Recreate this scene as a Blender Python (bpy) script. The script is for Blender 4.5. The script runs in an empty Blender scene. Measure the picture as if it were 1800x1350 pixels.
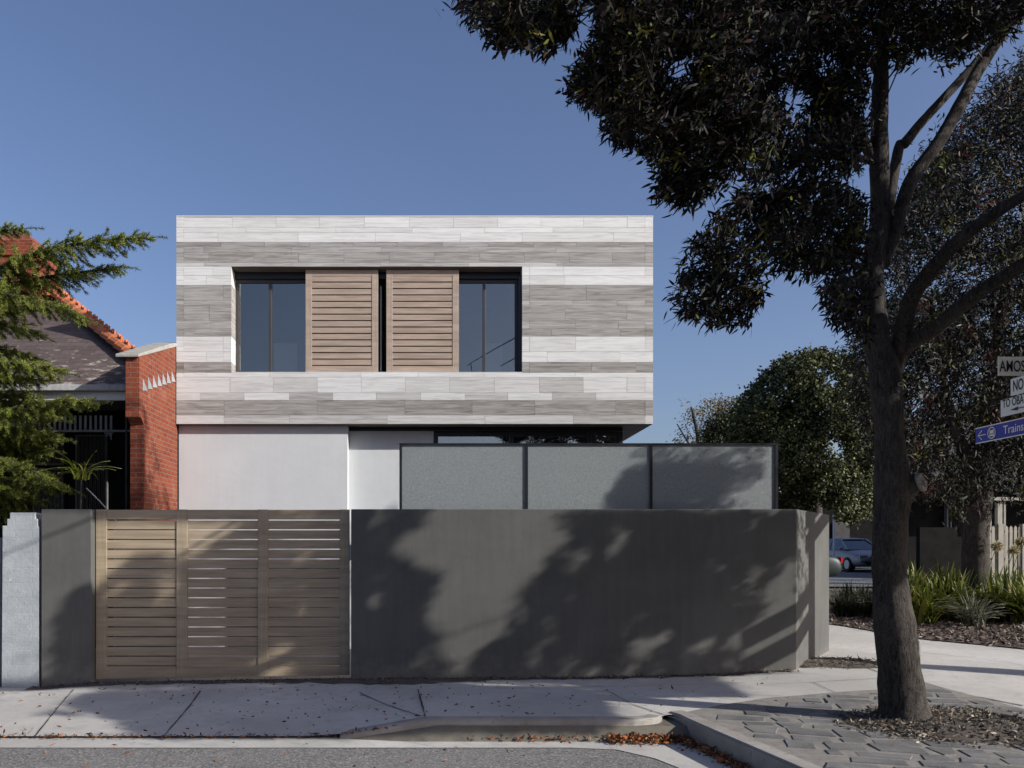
import bpy, bmesh, math, random
import numpy as np
from mathutils import Vector, Matrix
random.seed(7)
rng = np.random.default_rng(11)
scene = bpy.context.scene
R = math.radians

# ------------------------------------------------------------------ camera, sky, sun, exposure
EYE = 1.57
FPX = 1460.0                      # focal length in pixels of the 1800-wide photograph
cam_d = bpy.data.cameras.new("camera")
cam = bpy.data.objects.new("camera", cam_d)
scene.collection.objects.link(cam)
cam.location = (0, 0, EYE)
cam.rotation_euler = (R(90), 0, 0)
cam_d.sensor_width = 36.0
cam_d.lens = FPX / 1800 * 36
cam_d.shift_x = 130 / 1800
cam_d.shift_y = 290 / 1800
cam_d.clip_end = 2000
scene.camera = cam

SUN_EL = 25.4
SUN_H = Vector((0.902, -0.432, 0)).normalized()      # horizontal direction towards the sun
TAN = math.tan(R(SUN_EL))
world = bpy.data.worlds.new("World")
scene.world = world
world.use_nodes = True
wn = world.node_tree.nodes
sky = wn.new("ShaderNodeTexSky")
sky.sky_type = 'NISHITA'
sky.sun_disc = False
sky.sun_elevation = R(SUN_EL)
sky.sun_rotation = math.atan2(SUN_H.x, SUN_H.y)
sky.altitude = 0
sky.air_density = 1.0
sky.dust_density = 2.4
sky.ozone_density = 2.2
wn["Background"].inputs[1].default_value = 0.100
tint = wn.new("ShaderNodeMix"); tint.data_type = 'RGBA'; tint.blend_type = 'MULTIPLY'; tint.inputs[0].default_value = 1
tint.inputs[7].default_value = (1.02, 1.0, 1.15, 1)
world.node_tree.links.new(sky.outputs[0], tint.inputs[6])
world.node_tree.links.new(tint.outputs[2], wn["Background"].inputs[0])
sun_d = bpy.data.lights.new("sun", 'SUN')
sun_d.energy = 4.8
sun_d.angle = R(0.55)
sun_d.color = (1.0, 0.978, 0.93)
sun = bpy.data.objects.new("sun", sun_d)
scene.collection.objects.link(sun)
sv = Vector((SUN_H.x * math.cos(R(SUN_EL)), SUN_H.y * math.cos(R(SUN_EL)), math.sin(R(SUN_EL))))
sun.rotation_euler = sv.to_track_quat('Z', 'Y').to_euler()
sun.location = sv * 60
vs = scene.view_settings
vs.view_transform = 'Standard'
vs.look = 'None'
vs.exposure = 0.26
vs.gamma = 1.0

# ------------------------------------------------------------------ helpers
def P(px, py, D):
    return Vector(((px - 770) / FPX * D, D, EYE + (965 - py) / FPX * D))
def PX(px, D): return (px - 770) / FPX * D
def PZ(py, D): return EYE + (965 - py) / FPX * D

def lerp_pts(pts, x):
    if x <= pts[0][0]: return pts[0][1]
    for (a, b), (c, d) in zip(pts, pts[1:]):
        if x <= c: return b + (d - b) * (x - a) / (c - a)
    return pts[-1][1]
WZ = [(-9, -.13), (-4.8, -.1), (-4.1, -.045), (-1.06, .004), (1.6, .015), (3.4, .055), (4.3, .12), (9, .15)]
KZ = [(-9, -.15), (-.95, -.145), (-.12, 0), (20, 0)]
def sm(a, b, x):
    t = min(1, max(0, (x - a) / (b - a))); return t * t * (3 - 2 * t)
def gz(x, y):
    w = lerp_pts(WZ, x)
    if y <= 10:
        k = lerp_pts(KZ, x) if x < 2.2 else 0.0
        t = min(1, max(0, (y - 7.62) / 2.38))
        return k + (w - k) * t
    return w + (y - 10) * .0165 * sm(3, 6, x)

class MB:
    def __init__(s): s.v = []; s.f = []
    def add(s, vs_, fs_):
        o = len(s.v); s.v += [tuple(v) for v in vs_]; s.f += [tuple(i + o for i in f) for f in fs_]; return s
    def box(s, x0, x1, y0, y1, z0, z1):
        return s.add([(x0, y0, z0), (x1, y0, z0), (x1, y1, z0), (x0, y1, z0), (x0, y0, z1), (x1, y0, z1), (x1, y1, z1), (x0, y1, z1)],
                     [(0, 3, 2, 1), (4, 5, 6, 7), (0, 1, 5, 4), (1, 2, 6, 5), (2, 3, 7, 6), (3, 0, 4, 7)])
    def hexa(s, p):   # 8 points, bottom ring 4, top ring 4
        return s.add(p, [(0, 3, 2, 1), (4, 5, 6, 7), (0, 1, 5, 4), (1, 2, 6, 5), (2, 3, 7, 6), (3, 0, 4, 7)])
    def obox(s, c, ax, ay, az):
        c = Vector(c); ax = Vector(ax); ay = Vector(ay); az = Vector(az)
        return s.hexa([c - ax - ay - az, c + ax - ay - az, c + ax + ay - az, c - ax + ay - az, c - ax - ay + az, c + ax - ay + az, c + ax + ay + az, c - ax + ay + az])
    def prism(s, pts, y0, y1):   # outline in x,z
        n = len(pts)
        v = [(x, y0, z) for x, z in pts] + [(x, y1, z) for x, z in pts]
        f = [tuple(range(n)), tuple(range(2 * n - 1, n - 1, -1))] + [(i, i + n, (i + 1) % n + n, (i + 1) % n) for i in range(n)]
        return s.add(v, f)
    def prism_z(s, pts, z0, z1):
        n = len(pts)
        v = [(x, y, z0) for x, y in pts] + [(x, y, z1) for x, y in pts]
        f = [tuple(range(n - 1, -1, -1)), tuple(range(n, 2 * n))] + [(i, (i + 1) % n, (i + 1) % n + n, i + n) for i in range(n)]
        return s.add(v, f)
    def tube(s, pts, rad, seg=8, cap=True, noise=0.0):
        pts = [Vector(p) for p in pts]; n = len(pts)
        if not hasattr(rad, '__len__'): rad = [rad] * n
        t0 = (pts[1] - pts[0]).normalized()
        up = Vector((0, 0, 1)) if abs(t0.z) < .9 else Vector((1, 0, 0))
        u = t0.cross(up).normalized(); ring0 = len(s.v)
        for i, p in enumerate(pts):
            t = (pts[min(i + 1, n - 1)] - pts[max(i - 1, 0)]).normalized()
            u = (u - t * u.dot(t)).normalized(); w = t.cross(u)
            for k in range(seg):
                a = 2 * math.pi * k / seg
                r = rad[i] * (1 + noise * (random.random() - .5))
                s.v.append(tuple(p + (u * math.cos(a) + w * math.sin(a)) * r))
        for i in range(n - 1):
            for k in range(seg):
                a = ring0 + i * seg + k; b = ring0 + i * seg + (k + 1) % seg
                s.f.append((a, b, b + seg, a + seg))
        if cap:
            s.f.append(tuple(ring0 + k for k in range(seg - 1, -1, -1)))
            s.f.append(tuple(ring0 + (n - 1) * seg + k for k in range(seg)))
        return s
    def build(s, name, mat, parent=None, smooth=False, bevel=0.0, origin=None):
        o = origin if origin is not None else (parent.matrix_world.translation if parent else Vector((0, 0, 0)))
        if parent and origin is None: o = abs_loc(parent)
        me = bpy.data.meshes.new(name)
        v = np.array(s.v, dtype=np.float64) - np.array(o)
        me.from_pydata(v.tolist(), [], s.f)
        me.materials.append(mat)
        ob = bpy.data.objects.new(name, me)
        scene.collection.objects.link(ob)
        if parent:
            ob.parent = parent
            if origin is not None: ob.location = Vector(origin) - abs_loc(parent)
        elif origin is not None: ob.location = origin
        if smooth: me.shade_smooth()
        if bevel:
            m = ob.modifiers.new("bevel", 'BEVEL'); m.width = bevel; m.segments = 2; m.limit_method = 'ANGLE'; m.angle_limit = R(40)
        me.update()
        return ob
def abs_loc(o):
    l = Vector(o.location)
    while o.parent: o = o.parent; l += Vector(o.location)
    return l
def thing(name, label, cat, loc=(0, 0, 0), group=None):
    o = bpy.data.objects.new(name, None); o.empty_display_size = .2
    scene.collection.objects.link(o); o.location = loc
    return tag(o, label, cat, group)
def tag(o, label, cat, group=None, kind=None):
    o['label'] = label; o['category'] = cat
    if group: o['group'] = group
    if kind: o['kind'] = kind
    return o
def struct(o): o['kind'] = 'structure'; return o
def copy_tree(o, parent=None):
    c = o.copy(); scene.collection.objects.link(c); c.parent = parent
    for ch in list(o.children): copy_tree(ch, c)
    return c

# ------------------------------------------------------------------ materials
def new_mat(name):
    m = bpy.data.materials.new(name); m.use_nodes = True
    nt = m.node_tree; return m, nt, nt.nodes, nt.links, nt.nodes["Principled BSDF"]
def N(nodes, typ, **kw):
    n = nodes.new(typ)
    for k, v in kw.items():
        if k in n.inputs: n.inputs[k].default_value = v
        else: setattr(n, k, v)
    return n
def mix(nt, fac, a, b, blend='MIX'):
    m = nt.nodes.new("ShaderNodeMix"); m.data_type = 'RGBA'; m.blend_type = blend
    for sock, val in ((m.inputs[0], fac), (m.inputs[6], a), (m.inputs[7], b)):
        if isinstance(val, bpy.types.NodeSocket): nt.links.new(val, sock)
        elif isinstance(val, (tuple, list)): sock.default_value = (*val[:3], 1)
        else: sock.default_value = val
    return m.outputs[2]
def ramp(nt, src, stops):
    r = nt.nodes.new("ShaderNodeValToRGB")
    while len(r.color_ramp.elements) < len(stops): r.color_ramp.elements.new(.5)
    for e, (p, c) in zip(r.color_ramp.elements, stops):
        e.position = p; e.color = (*c, 1) if isinstance(c, tuple) else (c, c, c, 1)
    nt.links.new(src, r.inputs[0]); return r.outputs[0]
def coords(nt, scale=(1, 1, 1), attr_offset=None):
    tc = nt.nodes.new("ShaderNodeTexCoord"); mp = nt.nodes.new("ShaderNodeMapping")
    mp.inputs['Scale'].default_value = scale
    nt.links.new(tc.outputs['Object'], mp.inputs[0]); return mp.outputs[0]
def noise(nt, vec, scale, detail=6, rough=.6, dist=0):
    n = nt.nodes.new("ShaderNodeTexNoise"); n.inputs['Scale'].default_value = scale
    n.inputs['Detail'].default_value = detail; n.inputs['Roughness'].default_value = rough
    n.inputs['Distortion'].default_value = dist
    nt.links.new(vec, n.inputs['Vector']); return n.outputs['Fac']
def bump(nt, bsdf, h, strength=.3, dist=.01):
    b = nt.nodes.new("ShaderNodeBump"); b.inputs['Strength'].default_value = strength; b.inputs['Distance'].default_value = dist
    nt.links.new(h, b.inputs['Height']); nt.links.new(b.outputs[0], bsdf.inputs['Normal'])
    return b
def mat(name, c1, c2=None, scale=3.0, stretch=(1, 1, 1), rough=.8, fine=0.0, fscale=80, bstr=.0, bdist=.004, metallic=0, spec=.35, lo=.35, hi=.65, c3=None):
    m, nt, nodes, links, b = new_mat(name)
    v = coords(nt, stretch)
    n1 = noise(nt, v, scale)
    col = mix(nt, ramp(nt, n1, [(lo, 0.0), (hi, 1.0)]), c1, c2 or c1)
    n2 = noise(nt, v, fscale, 3, .7)
    if c3:
        n3 = noise(nt, v, scale * 4.3, 5, .65)
        col = mix(nt, ramp(nt, n3, [(.58, 0.0), (.72, 1.0)]), col, c3)
    if fine:
        col = mix(nt, 1.0, col, ramp(nt, n2, [(.25, 1 - fine), (.75, 1 + 0.0)]), 'MULTIPLY')
    links.new(col, b.inputs['Base Color'])
    b.inputs['Roughness'].default_value = rough; b.inputs['Metallic'].default_value = metallic
    b.inputs['Specular IOR Level'].default_value = spec
    if bstr: bump(nt, b, n2, bstr, bdist)
    return m
def attr_mat(name, base_fn, rough=.6, spec=.3, trans=0.0):
    m, nt, nodes, links, b = new_mat(name)
    a = nodes.new("ShaderNodeAttribute"); a.attribute_name = "col"
    links.new(a.outputs['Color'], b.inputs['Base Color'])
    b.inputs['Roughness'].default_value = rough; b.inputs['Specular IOR Level'].default_value = spec
    if trans:
        t = nodes.new("ShaderNodeBsdfTranslucent"); links.new(a.outputs['Color'], t.inputs[0])
        mx = nodes.new("ShaderNodeMixShader"); mx.inputs[0].default_value = trans
        links.new(b.outputs[0], mx.inputs[1]); links.new(t.outputs[0], mx.inputs[2])
        links.new(mx.outputs[0], nodes["Material Output"].inputs[0])
    return m

M = {}
# stone cladding: silver limestone boards, horizontal veins, tone and offset per board in attribute
def stone_mat():
    m, nt, nodes, links, b = new_mat("limestone")
    a = nodes.new("ShaderNodeAttribute"); a.attribute_name = "tone"
    sep = nodes.new("ShaderNodeSeparateColor"); links.new(a.outputs['Color'], sep.inputs[0])
    tc = nodes.new("ShaderNodeTexCoord")
    off = nodes.new("ShaderNodeVectorMath"); off.operation = 'MULTIPLY_ADD'
    links.new(a.outputs['Color'], off.inputs[0]); off.inputs[1].default_value = (0, 7, 31); links.new(tc.outputs['Object'], off.inputs[2])
    mp = nodes.new("ShaderNodeMapping"); mp.inputs['Scale'].default_value = (.9, 1, 16); links.new(off.outputs[0], mp.inputs[0])
    vein = noise(nt, mp.outputs[0], 1.6, 8, .62, 1.2)
    mp2 = nodes.new("ShaderNodeMapping"); mp2.inputs['Scale'].default_value = (2.2, 2, 60); links.new(off.outputs[0], mp2.inputs[0])
    fine = noise(nt, mp2.outputs[0], 2.5, 6, .7, .5)
    dark = mix(nt, ramp(nt, vein, [(.36, 0.0), (.6, 1.0)]), (.185, .165, .148), (.37, .352, .33))
    dark = mix(nt, ramp(nt, fine, [(.6, 0.0), (.75, .55)]), dark, (.5, .48, .46))
    light = mix(nt, ramp(nt, vein, [(.36, 0.0), (.55, 1.0)]), (.60, .59, .575), (.74, .735, .72))
    c = mix(nt, sep.outputs[0], dark, light)
    c = mix(nt, 1.0, c, ramp(nt, fine, [(.3, .88), (.6, 1.0)]), 'MULTIPLY')
    gp = mix(nt, sep.outputs[1], (.93, .92, .91), (1.05, 1.05, 1.05))
    c = mix(nt, 1.0, c, gp, 'MULTIPLY')
    links.new(c, b.inputs['Base Color']); b.inputs['Roughness'].default_value = .62; b.inputs['Specular IOR Level'].default_value = .3
    bump(nt, b, fine, .12, .003)
    return m
M['stone'] = stone_mat()
M['joint'] = mat("joint", (.13, .12, .11))
def render_mat(name, c1, c2, streak=.1, bstr=.25, stain=0.0):
    m, nt, nodes, links, b = new_mat(name)
    v = coords(nt)
    c = mix(nt, ramp(nt, noise(nt, v, 1.1, 7, .65), [(.3, 0.0), (.7, 1.0)]), c1, c2)
    if stain:   # dust blown up from the path and a few pale salt marks
        sp = nodes.new("ShaderNodeSeparateXYZ"); links.new(v, sp.inputs[0])
        mr = nodes.new("ShaderNodeMapRange"); links.new(sp.outputs[2], mr.inputs[0]); mr.inputs[1].default_value = .05; mr.inputs[2].default_value = .38; mr.inputs[3].default_value = .34; mr.inputs[4].default_value = 0
        ad0 = nodes.new("ShaderNodeMath"); ad0.operation = 'ADD'; links.new(mr.outputs[0], ad0.inputs[0]); links.new(noise(nt, v, 6, 7, .7), ad0.inputs[1])
        c = mix(nt, ramp(nt, ad0.outputs[0], [(.62, 0.0), (.95, stain)]), c, (.24, .22, .19))
        dr = noise(nt, coords(nt, (14, 14, .5)), 1.2, 6, .6)
        c = mix(nt, ramp(nt, dr, [(.62, 0.0), (.72, stain * .5)]), c, (.2, .195, .18))
    vs_ = coords(nt, (9, 9, .7))
    c = mix(nt, 1.0, c, ramp(nt, noise(nt, vs_, 1.5, 5, .6), [(.3, 1 - streak), (.65, 1.0)]), 'MULTIPLY')
    n2 = noise(nt, v, 160, 3, .7); n3 = noise(nt, v, 9, 5, .6)
    links.new(c, b.inputs['Base Color']); b.inputs['Roughness'].default_value = .88; b.inputs['Specular IOR Level'].default_value = .2
    ad = nodes.new("ShaderNodeMath"); ad.operation = 'MULTIPLY_ADD'; links.new(n3, ad.inputs[0]); ad.inputs[1].default_value = 2.0; links.new(n2, ad.inputs[2])
    bump(nt, b, ad.outputs[0], bstr, .003)
    return m
M['plaster'] = render_mat("white_render", (.545, .555, .56), (.605, .615, .62), .03, .35)
M['dark_render'] = render_mat("charcoal_render", (.098, .096, .090), (.132, .129, .120), .10, .35, .45)
M['frame'] = mat("dark_frame", (.012, .012, .015), (.02, .02, .024), rough=.35, spec=.5)
M['frame2'] = mat("bronze_frame", (.05, .044, .044), (.06, .052, .052), rough=.4, spec=.5)
M['soffit'] = mat("soffit_boards", (.10, .085, .07), (.14, .12, .10), 2, (1, 1, 1), rough=.6)
def wood(name, a, b_, sc=(1.2, 1.2, 30)):
    m, nt, nodes, links, b = new_mat(name)
    v = coords(nt, sc)
    g = noise(nt, v, 2.2, 7, .62, .6)
    c = mix(nt, ramp(nt, g, [(.34, 0.0), (.66, 1.0)]), a, b_)
    g2 = noise(nt, coords(nt, (.7, .7, 9)), 1.7, 3, .5)
    c = mix(nt, 1.0, c, ramp(nt, g2, [(.35, .82), (.6, 1.04)]), 'MULTIPLY')
    links.new(c, b.inputs['Base Color']); b.inputs['Roughness'].default_value = .6; b.inputs['Specular IOR Level'].default_value = .3
    bump(nt, b, g, .15, .002)
    return m
M['screen_wood'] = wood("shutter_timber", (.33, .25, .195), (.45, .35, .28), (1.2, 1.2, 26))
M['screen_wood_v'] = wood("shutter_timber_upright", (.35, .27, .21), (.45, .355, .285), (26, 26, 1.2))
M['gate_wood'] = wood("gate_timber", (.34, .265, .18), (.43, .34, .235), (1.1, 1.1, 24))
M['gate_wood_v'] = wood("gate_timber_upright", (.355, .28, .19), (.425, .338, .232), (24, 24, 1.1))
def glass_mat(name, tint, refl, rough=.0, rcol=(.9, .95, 1)):
    m, nt, nodes, links, b = new_mat(name)
    nodes.remove(b)
    t = nodes.new("ShaderNodeBsdfTransparent"); t.inputs[0].default_value = (*tint, 1)
    g = nodes.new("ShaderNodeBsdfGlossy"); g.inputs['Roughness'].default_value = rough; g.inputs[0].default_value = (*rcol, 1)
    mx = nodes.new("ShaderNodeMixShader"); mx.inputs[0].default_value = refl
    links.new(t.outputs[0], mx.inputs[1]); links.new(g.outputs[0], mx.inputs[2])
    links.new(mx.outputs[0], nodes["Material Output"].inputs[0])
    return m
M['glass'] = glass_mat("window_glass", (.66, .68, .68), .20, 0, (1.0, .97, .90))
M['glass_low'] = glass_mat("lower_glass", (.55, .56, .56), .3, 0, (1, .97, .92))
M['curtain'] = mat("curtain", (.5, .5, .48), (.56, .56, .54), 8, (6, 6, .5))
M['interior'] = mat("interior", (.22, .22, .22), (.26, .26, .26))
M['blind'] = mat("frosted_sheet", (.62, .68, .66), (.7, .75, .74), 40, fine=.3, fscale=300)
def screen_glass():
    m, nt, nodes, links, b = new_mat("obscure_glass")
    v = coords(nt)
    n = noise(nt, v, 48, 2, .7, 1.0); n2 = noise(nt, v, 1.2, 3, .5)
    c = mix(nt, ramp(nt, n, [(.33, 0.0), (.67, 1.0)]), (.22, .232, .238), (.38, .395, .39))
    c = mix(nt, ramp(nt, n2, [(.3, 0.0), (.7, .35)]), c, (.25, .29, .30))
    links.new(c, b.inputs['Base Color']); b.inputs['Roughness'].default_value = .28; b.inputs['Specular IOR Level'].default_value = .6
    bump(nt, b, n, .5, .004)
    tl = nodes.new("ShaderNodeBsdfTranslucent"); tl.inputs[0].default_value = (.5, .56, .56, 1)
    mx = nodes.new("ShaderNodeMixShader"); mx.inputs[0].default_value = .25
    links.new(b.outputs[0], mx.inputs[1]); links.new(tl.outputs[0], mx.inputs[2])
    links.new(mx.outputs[0], nodes["Material Output"].inputs[0])
    return m
M['obscure'] = screen_glass()
def brick_mat(name, row=.0672, wid=.18, c1=(.25, .062, .03), c2=(.165, .04, .024), mort=(.20, .15, .12)):
    m, nt, nodes, links, b = new_mat(name)
    tc = nodes.new("ShaderNodeTexCoord"); sp = nodes.new("ShaderNodeSeparateXYZ"); links.new(tc.outputs['Object'], sp.inputs[0])
    ad = nodes.new("ShaderNodeMath"); ad.operation = 'ADD'; links.new(sp.outputs[0], ad.inputs[0]); links.new(sp.outputs[1], ad.inputs[1])
    cb = nodes.new("ShaderNodeCombineXYZ"); links.new(ad.outputs[0], cb.inputs[0]); links.new(sp.outputs[2], cb.inputs[1])
    br = nodes.new("ShaderNodeTexBrick"); links.new(cb.outputs[0], br.inputs[0])
    br.inputs['Scale'].default_value = 1; br.inputs['Brick Width'].default_value = wid; br.inputs['Row Height'].default_value = row
    br.inputs['Mortar Size'].default_value = .005; br.inputs['Mortar Smooth'].default_value = .2; br.inputs['Bias'].default_value = -.2
    br.inputs['Color1'].default_value = (*c1, 1); br.inputs['Color2'].default_value = (*c2, 1); br.inputs['Mortar'].default_value = (*mort, 1)
    v = coords(nt)
    n = noise(nt, v, 5, 6, .65); n2 = noise(nt, v, 45, 4, .7)
    c = mix(nt, 1.0, br.outputs['Color'], ramp(nt, n2, [(.25, .68), (.7, 1.15)]), 'MULTIPLY')
    c = mix(nt, ramp(nt, n, [(.56, 0.0), (.8, .4)]), c, (.45, .27, .2))
    links.new(c, b.inputs['Base Color']); b.inputs['Roughness'].default_value = .9; b.inputs['Specular IOR Level'].default_value = .15
    inv = nodes.new("ShaderNodeMath"); inv.operation = 'MULTIPLY_ADD'; links.new(br.outputs['Fac'], inv.inputs[0]); inv.inputs[1].default_value = -1.0; links.new(n2, inv.inputs[2])
    bump(nt, b, inv.outputs[0], .5, .006)
    return m
M['brick'] = brick_mat("red_brick")
def painted_brick():
    m, nt, nodes, links, b = new_mat("painted_brick")
    tc = nodes.new("ShaderNodeTexCoord"); sp = nodes.new("ShaderNodeSeparateXYZ"); links.new(tc.outputs['Object'], sp.inputs[0])
    cb = nodes.new("ShaderNodeCombineXYZ"); links.new(sp.outputs[0], cb.inputs[0]); links.new(sp.outputs[2], cb.inputs[1])
    br = nodes.new("ShaderNodeTexBrick"); links.new(cb.outputs[0], br.inputs[0])
    br.inputs['Scale'].default_value = 1; br.inputs['Brick Width'].default_value = .2; br.inputs['Row Height'].default_value = .09; br.inputs['Mortar Size'].default_value = .006
    br.inputs['Mortar Smooth'].default_value = .8
    v = coords(nt)
    n = noise(nt, v, 4, 7, .7); n2 = noise(nt, v, 30, 5, .7); n4 = noise(nt, v, 9, 6, .7)
    c = mix(nt, ramp(nt, n, [(.3, 0.0), (.7, 1.0)]), (.29, .315, .33), (.43, .45, .455))
    c = mix(nt, ramp(nt, n4, [(.66, 0.0), (.7, .8)]), c, (.62, .62, .6))
    c = mix(nt, ramp(nt, n2, [(.68, 0.0), (.75, .8)]), c, (.2, .16, .14))
    links.new(c, b.inputs['Base Color']); b.inputs['Roughness'].default_value = .85
    inv = nodes.new("ShaderNodeMath"); inv.operation = 'MULTIPLY_ADD'; links.new(br.outputs['Fac'], inv.inputs[0]); inv.inputs[1].default_value = -.16; links.new(n2, inv.inputs[2])
    bump(nt, b, inv.outputs[0], .55, .01)
    return m
M['painted_brick'] = painted_brick()
M['coping'] = mat("cement_coping", (.34, .32, .28), (.46, .44, .40), 6, fine=.3, fscale=60, bstr=.3, c3=(.2, .19, .15))
M['flash'] = mat("lead_flashing", (.24, .25, .26), (.36, .375, .39), 4, rough=.5)
def slate_mat():
    m, nt, nodes, links, b = new_mat("weathered_slate")
    tc = nodes.new("ShaderNodeTexCoord"); mp = nodes.new("ShaderNodeMapping"); links.new(tc.outputs['Object'], mp.inputs[0])
    sp = nodes.new("ShaderNodeSeparateXYZ"); links.new(mp.outputs[0], sp.inputs[0])
    cb = nodes.new("ShaderNodeCombineXYZ"); links.new(sp.outputs[0], cb.inputs[0]); links.new(sp.outputs[2], cb.inputs[1])
    br = nodes.new("ShaderNodeTexBrick"); links.new(cb.outputs[0], br.inputs[0])
    br.inputs['Scale'].default_value = 1; br.inputs['Brick Width'].default_value = .26; br.inputs['Row Height'].default_value = .1; br.inputs['Mortar Size'].default_value = .004
    br.inputs['Color1'].default_value = (.075, .052, .047, 1); br.inputs['Color2'].default_value = (.11, .08, .072, 1); br.inputs['Mortar'].default_value = (.03, .025, .022, 1)
    v = coords(nt, (1, 1, 3.0)); n = noise(nt, v, 5.5, 8, .75)
    # lichen and flaking, more of it towards the eaves
    g = nodes.new("ShaderNodeMapRange"); links.new(sp.outputs[2], g.inputs[0]); g.inputs[1].default_value = .0; g.inputs[2].default_value = 1.6; g.inputs[3].default_value = .13; g.inputs[4].default_value = 0.0
    ad = nodes.new("ShaderNodeMath"); ad.operation = 'ADD'; links.new(n, ad.inputs[0]); links.new(g.outputs[0], ad.inputs[1])
    c = mix(nt, ramp(nt, ad.outputs[0], [(.65, 0.0), (.70, .8)]), br.outputs['Color'], (.40, .36, .30))
    links.new(c, b.inputs['Base Color']); b.inputs['Roughness'].default_value = .8
    bump(nt, b, ad.outputs[0], .5, .01)
    return m
M['slate'] = slate_mat()
M['terracotta'] = mat("terracotta", (.5, .15, .06), (.62, .22, .1), 4, fine=.25, fscale=50, bstr=.3, c3=(.3, .12, .07))
M['cream'] = mat("cream_paint", (.34, .31, .26), (.42, .39, .33), 5, fine=.15)  # cream toned down, shade on the pickets put into the colour
M['gutter'] = mat("old_gutter", (.42, .42, .42), (.55, .55, .56), 6, (3, 1, 1), fine=.35, fscale=40)
M['dark_timber'] = mat("dark_timber", (.06, .058, .055), (.09, .088, .084), 5, (1, 1, 1), fine=.3)
M['shade_wall'] = mat("shade_toned_wall", (.014, .0135, .013), (.022, .021, .02), 3, fine=.2, spec=.05, rough=.95)  # near-black base colour carries the shade lying on these walls
M['valance'] = mat("grey_timber", (.16, .16, .16), (.26, .26, .25), 6, fine=.2)
M['white'] = mat("white_paint", (.75, .76, .76), (.8, .8, .8), 6)
M['metal'] = mat("galvanised", (.45, .47, .48), (.55, .56, .57), 20, rough=.4, metallic=.7)
def concrete():
    m, nt, nodes, links, b = new_mat("footpath_concrete")
    v = coords(nt)
    n1 = noise(nt, v, .9, 8, .65, .4); n2 = noise(nt, v, 220, 3, .8); n3 = noise(nt, v, 7, 8, .75); n4 = noise(nt, v, 2.6, 6, .6, .5)
    c = mix(nt, ramp(nt, n1, [(.3, 0.0), (.7, 1.0)]), (.475, .45, .41), (.64, .61, .56))
    c = mix(nt, ramp(nt, n4, [(.55, 0.0), (.8, .5)]), c, (.50, .44, .36))
    c = mix(nt, ramp(nt, n3, [(.50, 0.0), (.72, .55)]), c, (.32, .30, .275))
    n6 = noise(nt, v, 22, 5, .75); c = mix(nt, ramp(nt, n6, [(.60, 0.0), (.70, .55)]), c, (.24, .22, .2))
    n7 = noise(nt, v, .35, 4, .6); c = mix(nt, ramp(nt, n7, [(.42, 0.0), (.6, .5)]), c, (.38, .36, .33))
    c = mix(nt, 1.0, c, ramp(nt, n2, [(.3, .74), (.6, 1.03)]), 'MULTIPLY')
    links.new(c, b.inputs['Base Color']); b.inputs['Roughness'].default_value = .92; b.inputs['Specular IOR Level'].default_value = .2
    ad = nodes.new("ShaderNodeMath"); ad.operation = 'ADD'; links.new(n2, ad.inputs[0]); links.new(n3, ad.inputs[1])
    bump(nt, b, ad.outputs[0], .35, .006)
    return m
M['concrete'] = concrete()
M['kerb'] = mat("kerb_concrete", (.30, .27, .235), (.43, .40, .36), 2.2, fine=.3, fscale=130, bstr=.4, bdist=.006, c3=(.24, .21, .18))
def asphalt():
    m, nt, nodes, links, b = new_mat("asphalt")
    v = coords(nt)
    vo = nodes.new("ShaderNodeTexVoronoi"); vo.inputs['Scale'].default_value = 75; links.new(v, vo.inputs['Vector'])
    n1 = noise(nt, v, 1.1, 6, .6); n2 = noise(nt, v, 130, 3, .8); n5 = noise(nt, coords(nt, (.5, 2.0, 1)), 2.3, 5, .65, 1.5)
    sp = nodes.new("ShaderNodeSeparateColor"); links.new(vo.outputs['Color'], sp.inputs[0])
    c = ramp(nt, sp.outputs[0], [(0.0, (.07, .068, .065)), (.55, (.19, .183, .175)), (.85, (.27, .25, .23)), (1.0, (.44, .41, .37))])
    c = mix(nt, ramp(nt, n1, [(.3, .0), (.7, .5)]), c, (.22, .215, .205))
    c = mix(nt, ramp(nt, n5, [(.64, 0.0), (.69, .5)]), c, (.36, .35, .33))
    c = mix(nt, 1.0, c, ramp(nt, n2, [(.3, .72), (.65, 1.1)]), 'MULTIPLY')
    links.new(c, b.inputs['Base Color']); b.inputs['Roughness'].default_value = .9; b.inputs['Specular IOR Level'].default_value = .25
    bump(nt, b, sp.outputs[0], .7, .008)
    return m
M['asphalt'] = asphalt()
M['far_asphalt'] = mat("far_asphalt", (.13, .13, .135), (.17, .17, .17), 2, fine=.2)
M['bluestone'] = mat("bluestone", (.13, .126, .122), (.27, .26, .248), 2.2, fine=.45, fscale=70, bstr=.6, bdist=.008, rough=.85, c3=(.26, .245, .22))
M['grout'] = mat("sandy_joint", (.26, .235, .205), (.36, .335, .30), 8, fine=.45, fscale=120, bstr=.6, bdist=.01, rough=.95, c3=(.14, .115, .09))
M['soil'] = mat("soil", (.10, .082, .066), (.17, .14, .115), 6, fine=.4, fscale=90, bstr=.7, bdist=.02, rough=.95, c3=(.23, .2, .165))
M['groundmat'] = mat("dry_ground", (.14, .12, .095), (.2, .18, .14), 2, fine=.3, fscale=60)
M['crack'] = mat("joint_dirt", (.045, .04, .035), (.08, .07, .06), 10)
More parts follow.
